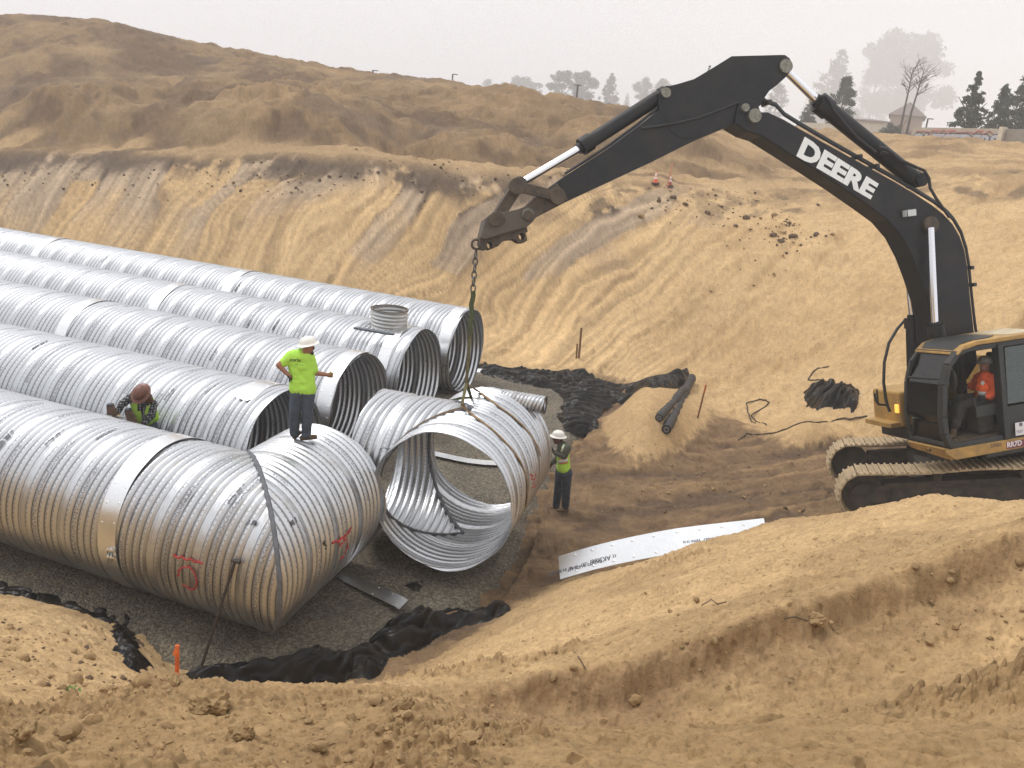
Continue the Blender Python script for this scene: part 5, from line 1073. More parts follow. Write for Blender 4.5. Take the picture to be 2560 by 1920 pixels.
# ------------------------------------------------------------------ people
from mathutils.bvhtree import BVHTree
def blob(name, caps, m, parent=None, vox=.018, smooth=8, bump=None, keep=True):
    """one continuous surface grown round tapered limbs: caps = (p0, r0, p1, r1)"""
    V, F, b = [], [], 0
    nu, nv = 10, 7
    U = [(math.sin(math.pi*i/nv)*math.cos(2*math.pi*j/nu), math.sin(math.pi*i/nv)*math.sin(2*math.pi*j/nu), math.cos(math.pi*i/nv)) for i in range(nv+1) for j in range(nu)]
    U = np.array(U); GF = grid_faces(nv+1, nu, True)
    for p0, r0, p1, r1 in caps:
        p0, p1 = np.asarray(p0, float), np.asarray(p1, float); L = np.linalg.norm(p1-p0); n = max(2, int(L/(min(r0, r1)*.35))+1)
        for k in range(n):
            t = k/(n-1); V.append(U*(r0*(1-t)+r1*t)+p0*(1-t)+p1*t); F.append(GF+b); b += len(U)
    me = np_mesh(name, np.concatenate(V), np.concatenate(F)); o = bpy.data.objects.new(name, me); COL.objects.link(o)
    rm = o.modifiers.new('r', 'REMESH'); rm.mode = 'VOXEL'; rm.voxel_size = vox
    sm = o.modifiers.new('s', 'SMOOTH'); sm.iterations = smooth; sm.factor = .5
    bpy.context.view_layer.update(); me2 = bpy.data.meshes.new_from_object(o.evaluated_get(bpy.context.evaluated_depsgraph_get())); bpy.data.objects.remove(o); bpy.data.meshes.remove(me)
    me2.name = name
    n = len(me2.vertices); co = np.empty(n*3, np.float32); me2.vertices.foreach_get('co', co); co = co.reshape(-1, 3)
    if bump:                                          # cloth folds
        amp, sc = bump; no = np.empty(n*3, np.float32); me2.vertices.foreach_get('normal', no); no = no.reshape(-1, 3)
        f = fbm(co[:, 0]*sc+co[:, 2]*sc*.7, co[:, 1]*sc-co[:, 2]*sc*1.2, 5, 3); f = 1-np.abs(f)*2
        co = co+no*(f*amp)[:, None]; me2.vertices.foreach_set('co', co.ravel())
    me2.polygons.foreach_set('use_smooth', np.ones(len(me2.polygons), bool))
    return link(name, me2, m, parent)
def chain(pts, rs): return [(pts[i], rs[i], pts[i+1], rs[i+1]) for i in range(len(pts)-1)]
def bvh_of(o):
    me = o.data; M_ = o.matrix_world
    off = Vector((0, 0, 0)); p = o
    while p is not None: off += p.location; p = p.parent
    return BVHTree.FromPolygons([v.co+off for v in me.vertices], [tuple(f.vertices) for f in me.polygons])
def decal(name, bv, px_grid, m, parent, lift=.006):
    """marking that follows a garment: grid of photograph pixels laid on the surface they fall on"""
    V = []; ok = []
    for row in px_grid:
        for q in row:
            d = Vector(nrm(ray(*q))); h = bv.ray_cast(Vector(CAM), d); V.append(h[0]-d*lift if h[0] is not None else None)
    n, k = len(px_grid), len(px_grid[0]); F = [f for f in grid_faces(n, k) if all(V[i] is not None for i in f)]
    F = [f for f in F if max((V[f[a]]-V[f[b]]).length for a in range(4) for b in range(a)) < .12]
    if not F: return None
    used = sorted({int(i) for f in F for i in f}); ix = {u: i for i, u in enumerate(used)}
    mb = MB().add([V[u] for u in used], [tuple(ix[int(i)] for i in f) for f in F]); o = mb.build(name, m, parent, smooth=True)
    s = o.modifiers.new('s', 'SOLIDIFY'); s.thickness = .004; s.offset = 1; return o
def band_px(a, b, w, n=14, curve=0.0, rows=3):
    """pixel grid of a stripe from a to b, w pixels wide, bowed by curve"""
    a, b = np.array(a, float), np.array(b, float); d = b-a; nn = np.array([-d[1], d[0]])/np.hypot(*d); R_ = []
    for j in range(rows): R_.append([tuple(a+d*t+nn*(w*(j/(rows-1)-.5)+curve*math.sin(math.pi*t))) for t in np.linspace(0, 1, n)])
    return R_
def decal_text(name, s, bv, centre, wpx, m, parent, ang=0.0, bold=0.0, lift=.006):
    me = text_mesh(s, 1.0, bold); co = np.array([v.co[:] for v in me.vertices]); w = co[:, 0].max()-co[:, 0].min(); k = wpx/w; ca, sa = math.cos(ang), math.sin(ang)
    for v in me.vertices:
        x, y = v.co.x*k, -v.co.y*k; d = Vector(nrm(ray(centre[0]+x*ca-y*sa, centre[1]+x*sa+y*ca))); h = bv.ray_cast(Vector(CAM), d); v.co = (h[0]-d*lift) if h[0] is not None else Vector((0, 0, -50))
    return link(name, me, m, parent)
def hard_hat(c, up, fwd, r, m, parent, name='hard_hat', brim=1.30, flat=.92):
    up = nrm(up); fwd = nrm(fwd-up*np.dot(fwd, up)); sd_ = np.cross(up, fwd); V = []; nu = 32
    prof = [(.0, 1.0), (.25, .985), (.48, .91), (.70, .75), (.86, .53), (.95, .28), (.99, .06), (1.02, .02), (brim*.93, -.07), (brim, -.13), (brim*.99, -.16), (brim*.92, -.11), (1.0, -.03), (.93, -.03)]
    for rr_, zz in prof:
        for j in range(nu):
            a = 2*math.pi*j/nu; rid = 1+.018*(abs(math.sin(a)) < .22)*(zz > .5); V.append(np.asarray(c)+fwd*rr_*r*1.10*math.cos(a)*rid+sd_*rr_*r*.95*math.sin(a)*rid+up*zz*r*flat*rid)
    mb = MB().add(V, [tuple(f) for f in grid_faces(len(prof), nu, True)]); return mb.build(name, m, parent, smooth=True)
def glove(name, wrist, palm, fwd, thumb, m, parent, curl=.5, L=.088):
    """palm, four curled fingers of unequal length and a thumb leaving the side of the palm"""
    f = nrm(np.asarray(palm)-np.asarray(wrist)); th = np.asarray(thumb, float); th = nrm(th-f*np.dot(th, f)); nrm_ = nrm(np.asarray(fwd)-f*np.dot(fwd, f)-th*np.dot(fwd, th)); w = np.asarray(wrist); caps = [(w, .030, w+f*.03, .033)]
    for k, (o, ln) in enumerate(((.033, .078), (.011, .086), (-.011, .080), (-.032, .064))):
        b0 = w+f*.035+th*o*.8; b1 = w+f*.092+th*o; caps.append((b0, .017, b1, .0135)); p = b1; ang = 0
        for seg, rr_ in ((.45, .0105), (.32, .0098), (.23, .009)):
            ang += curl*1.15; q = p+(f*math.cos(ang)+nrm_*math.sin(ang))*ln*seg; caps.append((p, rr_+.0008, q, rr_)); p = q
    b = w+f*.035+th*.036; q = b+(f*.55+th*.65+nrm_*.35)*.045; caps += [(b, .015, q, .0115), (q, .0115, q+(f*.8+th*.1+nrm_*.5)*.034, .0098)]
    return blob(name, caps, m, parent, .0055, 3)
def head_caps(c, face, up, s=1.0):
    face = nrm(face); up = nrm(up-face*np.dot(up, face)); sd_ = np.cross(up, face); c = np.asarray(c)
    k = [(c+up*.035*s-face*.012*s, .086*s, c+up*.03*s+face*.020*s, .082*s), (c+face*.025*s-up*.03*s, .068*s, c+face*.045*s-up*.085*s, .044*s), (c+face*.095*s+up*.012*s, .011*s, c+face*.112*s-up*.022*s, .015*s), (c+face*.085*s-up*.055*s, .016*s, c+face*.088*s-up*.058*s, .016*s)]
    for sg in (-1, 1): k += [(c+sd_*sg*.082*s+up*.018*s-face*.005*s, .014*s, c+sd_*sg*.082*s-up*.025*s, .012*s), (c+sd_*sg*.032*s+face*.076*s+up*.026*s, .018*s, c+sd_*sg*.045*s+face*.070*s+up*.028*s, .014*s)]
    return k
def face_parts(c, face, up, parent, glasses=False, s=1.0):
    face = nrm(face); up = nrm(up-face*np.dot(up, face)); sd_ = np.cross(up, face); c = np.asarray(c)
    for sg in (-1, 1):
        e = c+sd_*sg*.032*s+face*.089*s+up*.012*s
        if glasses: MB().ell(e+face*.008, .026, .010, .019, [sd_, face, up], 12, 8).build('sunglass_lens', M_BLACKINK, parent, smooth=True)
        else: MB().ell(e, .013, .007, .007, [sd_, face, up], 10, 8).build('eye', simple('eye', (.35, .32, .30), .3) if 'eye' not in bpy.data.materials else bpy.data.materials['eye'], parent, smooth=True)
    MB().ell(c+face*.092*s-up*.058*s, .024, .006, .006, [sd_, face, up], 10, 6).build('mouth', M_LIP, parent, smooth=True)
M_LIP = simple('lips', (.17, .07, .055), .6)
M_SKIN1 = simple('tanned_skin', (.30, .135, .080), .55, var=.15, scale=20); M_SKIN2 = simple('brown_skin', (.16, .075, .045), .55, var=.15, scale=20); M_SKIN3 = simple('pale_skin', (.40, .20, .14), .55, var=.12, scale=20)
M_LIME = simple('lime_shirt', (.42, .75, .085), .85, var=.12, scale=5); M_LIMEV = simple('lime_vest', (.40, .66, .06), .75, var=.14, scale=7)
M_JEAN = simple('grey_jeans', (.055, .072, .102), .9, var=.3, scale=7); M_JEAN2 = simple('blue_jeans', (.030, .042, .060), .9, var=.35, scale=7)
M_BOOT = simple('brown_boots', (.11, .066, .035), .8, var=.35, scale=14); M_HATW = simple('white_hard_hat', (.78, .76, .70), .35, var=.05)
M_SILV = simple('reflective_tape', (.62, .62, .60), .35, var=.08); M_VORG = simple('orange_trim', (.72, .22, .06), .7)
def boots(parent, lst, m=M_BOOT):
    for heel, toe, ank in lst:
        h, t, a = map(np.asarray, (heel, toe, ank)); d = nrm(t-h); blob('boot', [(a+ZZ*.05, .056, h+ZZ*.055+d*.05, .052), (h+ZZ*.042+d*.02, .042, h+d*.12+ZZ*.04, .045), (h+d*.12+ZZ*.040, .046, t+ZZ*.036-d*.03, .042), (h+d*.02+ZZ*.012, .02, t+ZZ*.012-d*.02, .022)], m, parent, .012, 4)
# --- worker standing on the nearest pipe
k1 = lambda x, y: (680+x/5.53, 820+y/5.53)
J0 = uv3(UEND[1], PV[1], ZC)
foot = on_cyl(*k1(470, 1560), J0, EL_AX, RB+.015); FR = math.hypot(foot[0], foot[1])
def p1(x, y, d=0.0): return at_r(*k1(x, y), FR+d)
footL = on_cyl(*k1(310, 1540), J0, EL_AX, RB+.015)
fc = nrm(p1(900, 640, .25)-p1(450, 640, 0)); fc[2] = 0; fc = nrm(fc)
hc = p1(492, 262, -.02); gaze = nrm(RT0*.93+np.array([0, .35, -.25]))
aL = footL+ZZ*.09; aR = foot+ZZ*.09
body1 = head_caps(hc, gaze, ZZ)+[(hc-ZZ*.06-gaze*.02, .058, p1(440, 350), .062), (p1(350, 440, .03), .07, p1(450, 450, .03), .07), (p1(400, 440, .03), .07, p1(410, 620, .03), .07), (p1(410, 620, .03), .07, p1(420, 850, .02), .08), (p1(390, 870, .01), .08, p1(460, 880, .01), .08)]
body1 += chain([p1(235, 400, .0), p1(88, 515, -.05), p1(250, 672, -.10)], [.056, .047, .033])+chain([p1(540, 430, .02), p1(570, 620, .02), p1(790, 650, .12)], [.056, .047, .034])
body1 += chain([p1(350, 890), p1(310, 1160, -.01), aL], [.092, .062, .045])+chain([p1(500, 905), p1(490, 1185, -.02), aR], [.092, .062, .045])
man1 = blob('person', body1, M_SKIN1, None, .016, 6); tag(man1, 'man in lime t-shirt and white hard hat standing on the pipe elbow, arm held out', 'person', 'workers')
sh = [(p1(310, 400, .02), .115, p1(480, 405, .02), .115), (p1(325, 520, .02), .122, p1(480, 530, .02), .122), (p1(345, 690, .01), .120, p1(490, 720, .01), .122), (p1(345, 830), .128, p1(500, 850), .132)]
for a, b in zip(sh[:-1], sh[1:]): sh = sh+[(a[0], a[1], b[0], b[1]), (a[2], a[3], b[2], b[3])]
sh += chain([p1(265, 390, .0), p1(160, 480, -.02)], [.092, .074])+chain([p1(520, 420, .02), p1(572, 570, .02)], [.092, .078])+[(p1(400, 340, .01), .07, p1(460, 345, .01), .068)]
shirt1 = blob('shirt', sh, M_LIME, man1, .015, 5, (.007, 9))
tr = chain([p1(355, 885), p1(310, 1160, -.01), aL+ZZ*.03], [.116, .086, .075])+chain([p1(500, 900), p1(490, 1185, -.02), aR+ZZ*.03], [.118, .088, .077])+[(p1(360, 880), .12, p1(500, 895), .122)]
blob('trousers', tr, M_JEAN, man1, .015, 4, (.009, 10))
boots(man1, [(footL-nrm(p1(385, 1455, .12)-footL)*.02, p1(388, 1462, .10), aL), (foot-RT0*.09, foot+RT0*.155+np.array([0, .10, .015]), aR)])
hard_hat(hc+ZZ*.062+gaze*.005, ZZ*1.0-gaze*.18-RT0*.05, gaze, .125, M_HATW, man1)
bv = bvh_of(shirt1); decal_text('shirt_logo', 'corix', bv, k1(322, 442), 27, M_BLACKINK, man1, .07, .015); decal_text('shirt_print', 'water products', bv, k1(380, 506), 22, M_BLACKINK, man1, .16, .004)
face_parts(hc, gaze, ZZ, man1, True)
M_GLOVET = simple('tan_leather_glove', (.22, .135, .045), .8, var=.25); M_GLOVEB = simple('black_glove', (.02, .02, .02), .7); M_GLOVEY = simple('yellow_leather_glove', (.55, .29, .03), .75)
glove('glove', p1(770, 648, .12), p1(850, 652, .18), -ZZ, ZZ*.6-fc*.2, M_GLOVET, man1, .95)
MB().cyl(p1(775, 648, .12), p1(800, 648, .14), .040, .042, 16).build('glove_cuff', M_GLOVET, man1, smooth=True)
glove('glove', p1(236, 668, -.10), p1(280, 690, -.06), FWD, -ZZ, M_GLOVEB, man1, .5)
blob('beard', [(hc+gaze*.05-ZZ*.075, .046, hc+gaze*.075-ZZ*.085, .030)], simple('dark_hair', (.035, .022, .015), .9), man1, .01, 3)
# --- worker bending over between the first two pipes
k2 = lambda x, y: (240+x/12.29, 940+y/12.29)
c2 = uv3(0, 11.40, 0); b2 = at_plane(*k2(1450, 1100), c2, PN); F2 = math.hypot(b2[0], b2[1])
def p2(x, y, d=0.0): return at_r(*k2(x, y), F2+d)
hc2 = p2(1400, 560, -.16); dn = nrm(-ZZ*.80-RT0*.18-np.array([0, .55, 0])); upv = nrm(ZZ*.62-np.array([0, .72, 0])+RT0*(-.05))
hip2 = p2(1540, 1500, .18)
ftc = np.array([hip2[0]+.02, hip2[1]+.02, .10])
body2 = head_caps(hc2, dn, upv)+[(hc2-upv*.07, .058, p2(1440, 760, .02), .062), (p2(1240, 790, .06), .06, p2(1640, 850, .10), .06), (p2(1440, 800, .10), .07, p2(1460, 1200, .13), .07), (p2(1460, 1200, .13), .07, p2(1500, 1480, .16), .08), (p2(1460, 1480, .16), .08, p2(1600, 1500, .18), .08)]
body2 += chain([p2(1090, 650, .02), p2(800, 850, -.06), p2(690, 1130, -.10)], [.055, .046, .033])+chain([p2(1760, 880, .05), p2(1700, 1200, -.05), p2(1420, 1480, -.12)], [.055, .046, .034])
for sg in (-1, 1): body2 += chain([hip2+RT0*.11*sg, np.array([hip2[0]+.11*sg, hip2[1]-.05, .55]), np.array([hip2[0]+.12*sg, hip2[1], .12])], [.09, .062, .045])
man2 = blob('person', body2, M_SKIN1, None, .016, 6); tag(man2, 'worker in brown hard hat, plaid shirt and lime vest bending between two pipe runs', 'person', 'workers')
m, nt, b = mat('plaid_flannel'); tc = N(nt, 'TexCoord'); w1 = N(nt, 'TexWave', Scale=7.0, bands_direction='X'); w2 = N(nt, 'TexWave', Scale=7.0, bands_direction='Z'); w3 = N(nt, 'TexWave', Scale=7.0, bands_direction='Y')
L = nt.links.new; ad = N(nt, 'Math', operation='ADD'); ad2 = N(nt, 'Math', operation='ADD')
for w_ in (w1, w2, w3): L(tc.outputs['Object'], w_.inputs['Vector'])
L(w1.outputs['Fac'], ad.inputs[0]); L(w2.outputs['Fac'], ad.inputs[1]); L(ad.outputs[0], ad2.inputs[0]); L(w3.outputs['Fac'], ad2.inputs[1]); mr = N(nt, 'MapRange'); mr.inputs['From Max'].default_value = 3; L(ad2.outputs[0], mr.inputs['Value'])
r = ramp(nt, [(.35, (.012, .012, .014)), (.6, (.05, .05, .055)), (.75, (.30, .30, .31))], mr.outputs[0]); L(r.outputs['Color'], b.inputs['Base Color']); b.inputs['Roughness'].default_value = .9; M_PLAID = m
sl = chain([p2(1130, 640, .02), p2(790, 860, -.06), p2(690, 1090, -.10)], [.085, .068, .052])+chain([p2(1740, 860, .05), p2(1710, 1200, -.05), p2(1450, 1470, -.12)], [.088, .072, .055])+[(p2(1300, 780, .04), .10, p2(1600, 820, .06), .10), (p2(1400, 850, .04), .11, p2(1480, 1300, .10), .12)]
blob('flannel_shirt', sl, M_PLAID, man2, .015, 4, (.006, 10))
vs_ = [(p2(1200, 760, .02), .090, p2(1260, 1080, .03), .105), (p2(1260, 1080, .03), .105, p2(1330, 1330, .10), .115), (p2(1650, 800, .06), .092, p2(1600, 1080, .05), .108), (p2(1600, 1080, .05), .108, p2(1570, 1340, .10), .12), (p2(1240, 720, .06), .09, p2(1640, 780, .10), .09), (p2(1300, 1200, .12), .12, p2(1620, 1250, .12), .12), (p2(1700, 1000, .12), .09, p2(1790, 1290, .12), .09)]
vest2 = blob('vest', vs_, M_LIMEV, man2, .015, 4, (.006, 9)); bv = bvh_of(vest2)
for a, b_, w_ in [((1130, 700), (1130, 860), 9), ((1520, 960), (1640, 760), 8)]:
    decal('reflective_stripe', bv, band_px(k2(*a), k2(*b_), w_*.55), M_VORG, man2, .008); decal('reflective_stripe', bv, band_px(k2(*a), k2(*b_), w_*.32), M_SILV, man2, .012)
decal('reflective_stripe', bv, band_px(k2(1720, 1330), k2(1850, 1060), 4), M_VORG, man2, .008)
decal('open_vest_front', bv, band_px(k2(1340, 820), k2(1330, 1080), 9), M_PLAID, man2, .008)
blob('trousers', [(hip2-RT0*.08, .125, hip2+RT0*.08, .125)]+chain([hip2+RT0*.10, np.array([hip2[0]+.11, hip2[1]-.05, .55]), np.array([hip2[0]+.12, hip2[1], .14])], [.115, .085, .075])+chain([hip2-RT0*.10, np.array([hip2[0]-.11, hip2[1]-.05, .55]), np.array([hip2[0]-.12, hip2[1], .14])], [.115, .085, .075]), M_JEAN, man2, .016, 4, (.007, 10))
boots(man2, [(np.array([hip2[0]+.12*s, hip2[1]+.06, .03]), np.array([hip2[0]+.13*s, hip2[1]-.18, .03]), np.array([hip2[0]+.12*s, hip2[1], .12])) for s in (-1, 1)])
hard_hat(hc2+upv*.055, upv, dn, .135, simple('brown_hard_hat', (.135, .042, .020), .38, var=.12), man2, brim=1.38)
blob('hair', [(p2(1620, 600, -.06), .05, p2(1700, 760, -.02), .04), (p2(1560, 640, -.04), .055, p2(1620, 790, 0), .045), (p2(1180, 600, -.04), .045, p2(1150, 720, 0), .035)], simple('auburn_hair', (.16, .075, .030), .85, var=.35, scale=30), man2, .012, 3, (.008, 22))
face_parts(hc2, dn, upv, man2)
glove('glove', p2(690, 1110, -.10), p2(640, 1200, -.13), nrm(np.array([0, .6, -.8])), RT0, M_GLOVEY, man2, 1.0)
glove('glove', p2(1440, 1470, -.12), p2(1380, 1500, -.13), -ZZ, RT0*.2+FWD, M_GLOVEY, man2, .8)
# ladder he stands on, its padded rail tops against the pipe
lad = empty('ladder', (float(b2[0])-.25, float(b2[1]), .0), 'ladder with brown padded rail tops behind the nearest pipe, held by the worker', 'ladder')
M_ALU = simple('aluminium_rail', (.55, .54, .50), .4, metal=.6, var=.15); M_PAD = simple('brown_ladder_pad', (.155, .085, .055), .8, var=.2)
for (x0, y0), (x1, y1) in (((470, 1200), (440, 900)), ((1090, 1420), (985, 1050))):
    t0 = p2(x1, y1, -.16); t1 = p2(x0, y0, -.16); dl = nrm(t1-t0); ft = t1+dl*1.2
    MB().bar(t1+dl*.02, t1-ZZ*1.35+np.array([0, .05, 0]), .075, .035).build('ladder_rail', M_ALU, lad, bevel=.004)
    MB().bar(t0, t1, .125, .075, up=FWD).build('rail_pad', M_PAD, lad, bevel=.015); MB().bar(t0-dl*.03, t0+dl*.015, .105, .085, up=FWD).build('pad_cap', M_BLACKINK, lad, bevel=.012)
    MB().bar(t0+dl*.0+RT0*.06-UPV*.04, t1+RT0*.08, .06, .06, up=FWD).build('rail_pad', M_PAD, lad, bevel=.012)
for k in range(4):
    a = p2(500, 1195, -.16)-ZZ*.30*k; b = p2(1000, 1290, -.16)-ZZ*.30*k; MB().cyl(a, b, .019, seg=12).build('rung', M_ALU, lad, smooth=True)
# --- worker steadying the tee
k3 = lambda x, y: (1360+x/6.64, 1050+y/6.64)
f3 = hit(*k3(320, 1530)); F3 = math.hypot(f3[0], f3[1])
def p3(x, y, d=0.0): return at_r(*k3(x, y), F3+d)
f3b = hit(*k3(150, 1480)); hc3 = p3(232, 305, 0); gz3 = nrm(-RT0+np.array([0, -.12, -.12]))
wr3 = p3(165, 535, -.10)
body3 = head_caps(hc3, gz3, ZZ)+[(hc3-ZZ*.06-gz3*.02, .058, p3(300, 420), .066), (p3(320, 480, -.09), .065, p3(325, 480, .09), .065), (p3(320, 480), .07, p3(320, 830), .08), (p3(320, 850, -.06), .08, p3(325, 850, .06), .08)]
body3 += chain([p3(390, 460, -.17), p3(335, 600, -.20), wr3], [.056, .048, .034])+chain([p3(300, 470, .16), p3(230, 640, .16), p3(130, 700, .12)], [.056, .046, .034])
anR = f3+ZZ*.10+RT0*.03; anL = p3(200, 1430, .14)
body3 += chain([p3(380, 890, -.08), p3(365, 1190, -.07), anR], [.095, .066, .047])+chain([p3(285, 890, .08), p3(240, 1180, .10), anL], [.095, .066, .047])
man3 = blob('person', body3, M_SKIN2, None, .016, 6); tag(man3, 'worker in white hard hat and lime vest pushing the hanging tee with his hands', 'person', 'workers')
M_OLIVE = simple('olive_shirt', (.070, .072, .052), .9, var=.2, scale=8)
blob('shirt', chain([p3(380, 470, -.15), p3(335, 600, -.20), p3(200, 545, -.12)], [.090, .072, .056])+chain([p3(310, 470, .14), p3(230, 640, .16), p3(150, 695, .13)], [.086, .068, .054])+[(p3(305, 460, -.09), .115, p3(320, 460, .09), .11), (p3(310, 470), .12, p3(320, 820), .13), (p3(285, 415), .075, p3(320, 400), .07)], M_OLIVE, man3, .015, 4, (.007, 10))
vs3 = [(p3(330, 470, -.10), .105, p3(330, 470, .10), .105), (p3(318, 640, -.09), .128, p3(310, 640, .09), .128), (p3(320, 790, -.09), .140, p3(325, 790, .09), .140), (p3(318, 560), .13, p3(325, 800), .145)]
for a, b in zip(vs3[:2], vs3[1:3]): vs3 = vs3+[(a[0], a[1], b[0], b[1]), (a[2], a[3], b[2], b[3])]
vest3 = blob('vest', vs3, M_LIMEV, man3, .015, 4, (.005, 8)); bv = bvh_of(vest3)
decal('reflective_stripe', bv, band_px(k3(140, 700), k3(470, 645), 13, 14, 2.5), M_VORG, man3, .006); decal('reflective_stripe', bv, band_px(k3(140, 696), k3(470, 641), 8, 14, 2.5), M_SILV, man3, .010)
decal('reflective_stripe', bv, band_px(k3(280, 520), k3(370, 395), 9), M_LIMEV, man3, .012); decal('reflective_stripe', bv, band_px(k3(285, 520), k3(345, 405), 5), M_SILV, man3, .016)
decal('vest_zip', bv, [[k3(x+dx, y) for dx in (0, 25)] for x, y in [(190, 600), (186, 680), (190, 760), (205, 830), (215, 875)]], M_BLACKINK, man3, .012)
blob('trousers', chain([p3(375, 880, -.08), p3(365, 1190, -.07), anR+ZZ*.02], [.122, .092, .080])+chain([p3(280, 880, .08), p3(235, 1180, .10), anL+ZZ*.02], [.120, .090, .078])+[(p3(325, 870, -.08), .13, p3(325, 870, .08), .13)], M_JEAN2, man3, .015, 4, (.009, 10))
boots(man3, [(anR-ZZ*.10+RT0*.07, anR-ZZ*.10-RT0*.17-np.array([0, .07, 0]), anR), (anL-ZZ*.10+RT0*.06, anL-ZZ*.10-RT0*.20, anL)])
hard_hat(hc3+ZZ*.062, ZZ-gz3*.02, gz3, .125, M_HATW, man3); face_parts(hc3, gz3, ZZ, man3)
glove('glove', wr3, p3(120, 420, -.08), -RT0, FWD, simple('grey_glove', (.05, .05, .052), .8), man3, .25)
glove('glove', p3(140, 700, .12), p3(110, 740, .12), -RT0, ZZ, simple('dark_red_glove', (.07, .03, .025), .8), man3, .5)
blob('hair', [(hc3-gz3*.05+ZZ*.02, .072, hc3-gz3*.055-ZZ*.03, .05)], simple('black_hair', (.015, .012, .01), .8), man3, .012, 3)
# --- excavator operator
def p4_(x, y, n=1.0): return EP(q4(x, y), n)
hc4 = p4_(1085, 455); gz4 = nrm(-XE*.86+XN*.25-UX*.22)
body4 = head_caps(hc4, gz4, UX)+[(hc4-UX*.06-gz4*.02, .058, p4_(1090, 560), .066), (p4_(1075, 615, .84), .065, p4_(1095, 615, 1.12), .065), (p4_(1080, 620, .98), .07, p4_(1085, 850, .98), .09), (p4_(1085, 850, .90), .09, p4_(1090, 855, 1.08), .09)]
body4 += chain([p4_(1180, 620, 1.22), p4_(1205, 790, 1.28), p4_(1075, 835, 1.30)], [.056, .048, .035])+chain([p4_(1000, 610, .76), p4_(930, 720, .70), p4_(875, 700, .68)], [.056, .046, .034])
body4 += chain([p4_(1090, 880, 1.12), p4_(800, 960, 1.12), p4_(720, 1210, 1.12)], [.098, .068, .048])+chain([p4_(1060, 860, .86), p4_(780, 870, .84), p4_(690, 1120, .84)], [.098, .066, .047])
man4 = blob('person', body4, M_SKIN3, None, .016, 6); tag(man4, 'operator in grey hard hat and orange vest seated in the excavator cab', 'person', 'workers')
M_ORV = simple('orange_vest', (.80, .13, .02), .75, var=.14, scale=7); M_ORS = simple('orange_shirt', (.62, .10, .03), .85, var=.15)
blob('shirt', chain([p4_(1165, 620, 1.20), p4_(1200, 785, 1.28), p4_(1120, 830, 1.30)], [.094, .078, .062])+chain([p4_(1000, 610, .78), p4_(935, 715, .70), p4_(890, 705, .68)], [.090, .070, .056])+[(p4_(1060, 600, .82), .115, p4_(1090, 600, 1.14), .115), (p4_(1075, 640), .13, p4_(1080, 830), .14)], M_ORS, man4, .015, 4, (.006, 10))
vs4 = [(p4_(1050, 620, .86), .115, p4_(1070, 620, 1.10), .115), (p4_(1055, 730, .88), .14, p4_(1070, 730, 1.10), .142), (p4_(1065, 840, .88), .148, p4_(1085, 845, 1.10), .15), (p4_(1060, 620), .125, p4_(1075, 845), .155)]
vest4 = blob('vest', vs4, M_ORV, man4, .015, 4, (.005, 8)); bv = bvh_of(vest4)
decal('reflective_stripe', bv, band_px(q4(895, 775), q4(1190, 800), 9, 14, 2.5), M_SILV, man4, .008)
decal('reflective_stripe', bv, band_px(q4(1040, 690), q4(1140, 560), 9), M_SILV, man4, .008); decal('reflective_stripe', bv, band_px(q4(905, 610), q4(985, 520), 7), M_SILV, man4, .008)
M_DKP = simple('dark_work_trousers', (.035, .030, .026), .9, var=.3, scale=8)
blob('trousers', chain([p4_(1090, 880, 1.12), p4_(800, 960, 1.12), p4_(722, 1190, 1.12)], [.122, .092, .078])+chain([p4_(1060, 860, .86), p4_(780, 870, .84), p4_(692, 1100, .84)], [.12, .09, .076])+[(p4_(1080, 870, .88), .135, p4_(1095, 875, 1.10), .14)], M_DKP, man4, .015, 4, (.008, 9))
boots(man4, [(LX(7.98, n, -4.40), LX(7.74, n, -4.405), LX(7.95, n, -4.31)) for n in (1.12, .84)])
hard_hat(hc4+UX*.06, UX-gz4*.05, gz4, .128, simple('grey_hard_hat', (.24, .225, .20), .4, var=.12), man4); face_parts(hc4, gz4, UX, man4)
glove('glove', p4_(1075, 835, 1.30), p4_(1030, 850, 1.30), -UX, XN, M_GLOVEB, man4, .8); glove('glove', p4_(875, 700, .68), p4_(850, 705, .68), -UX, -XN, M_GLOVEB, man4, .8)
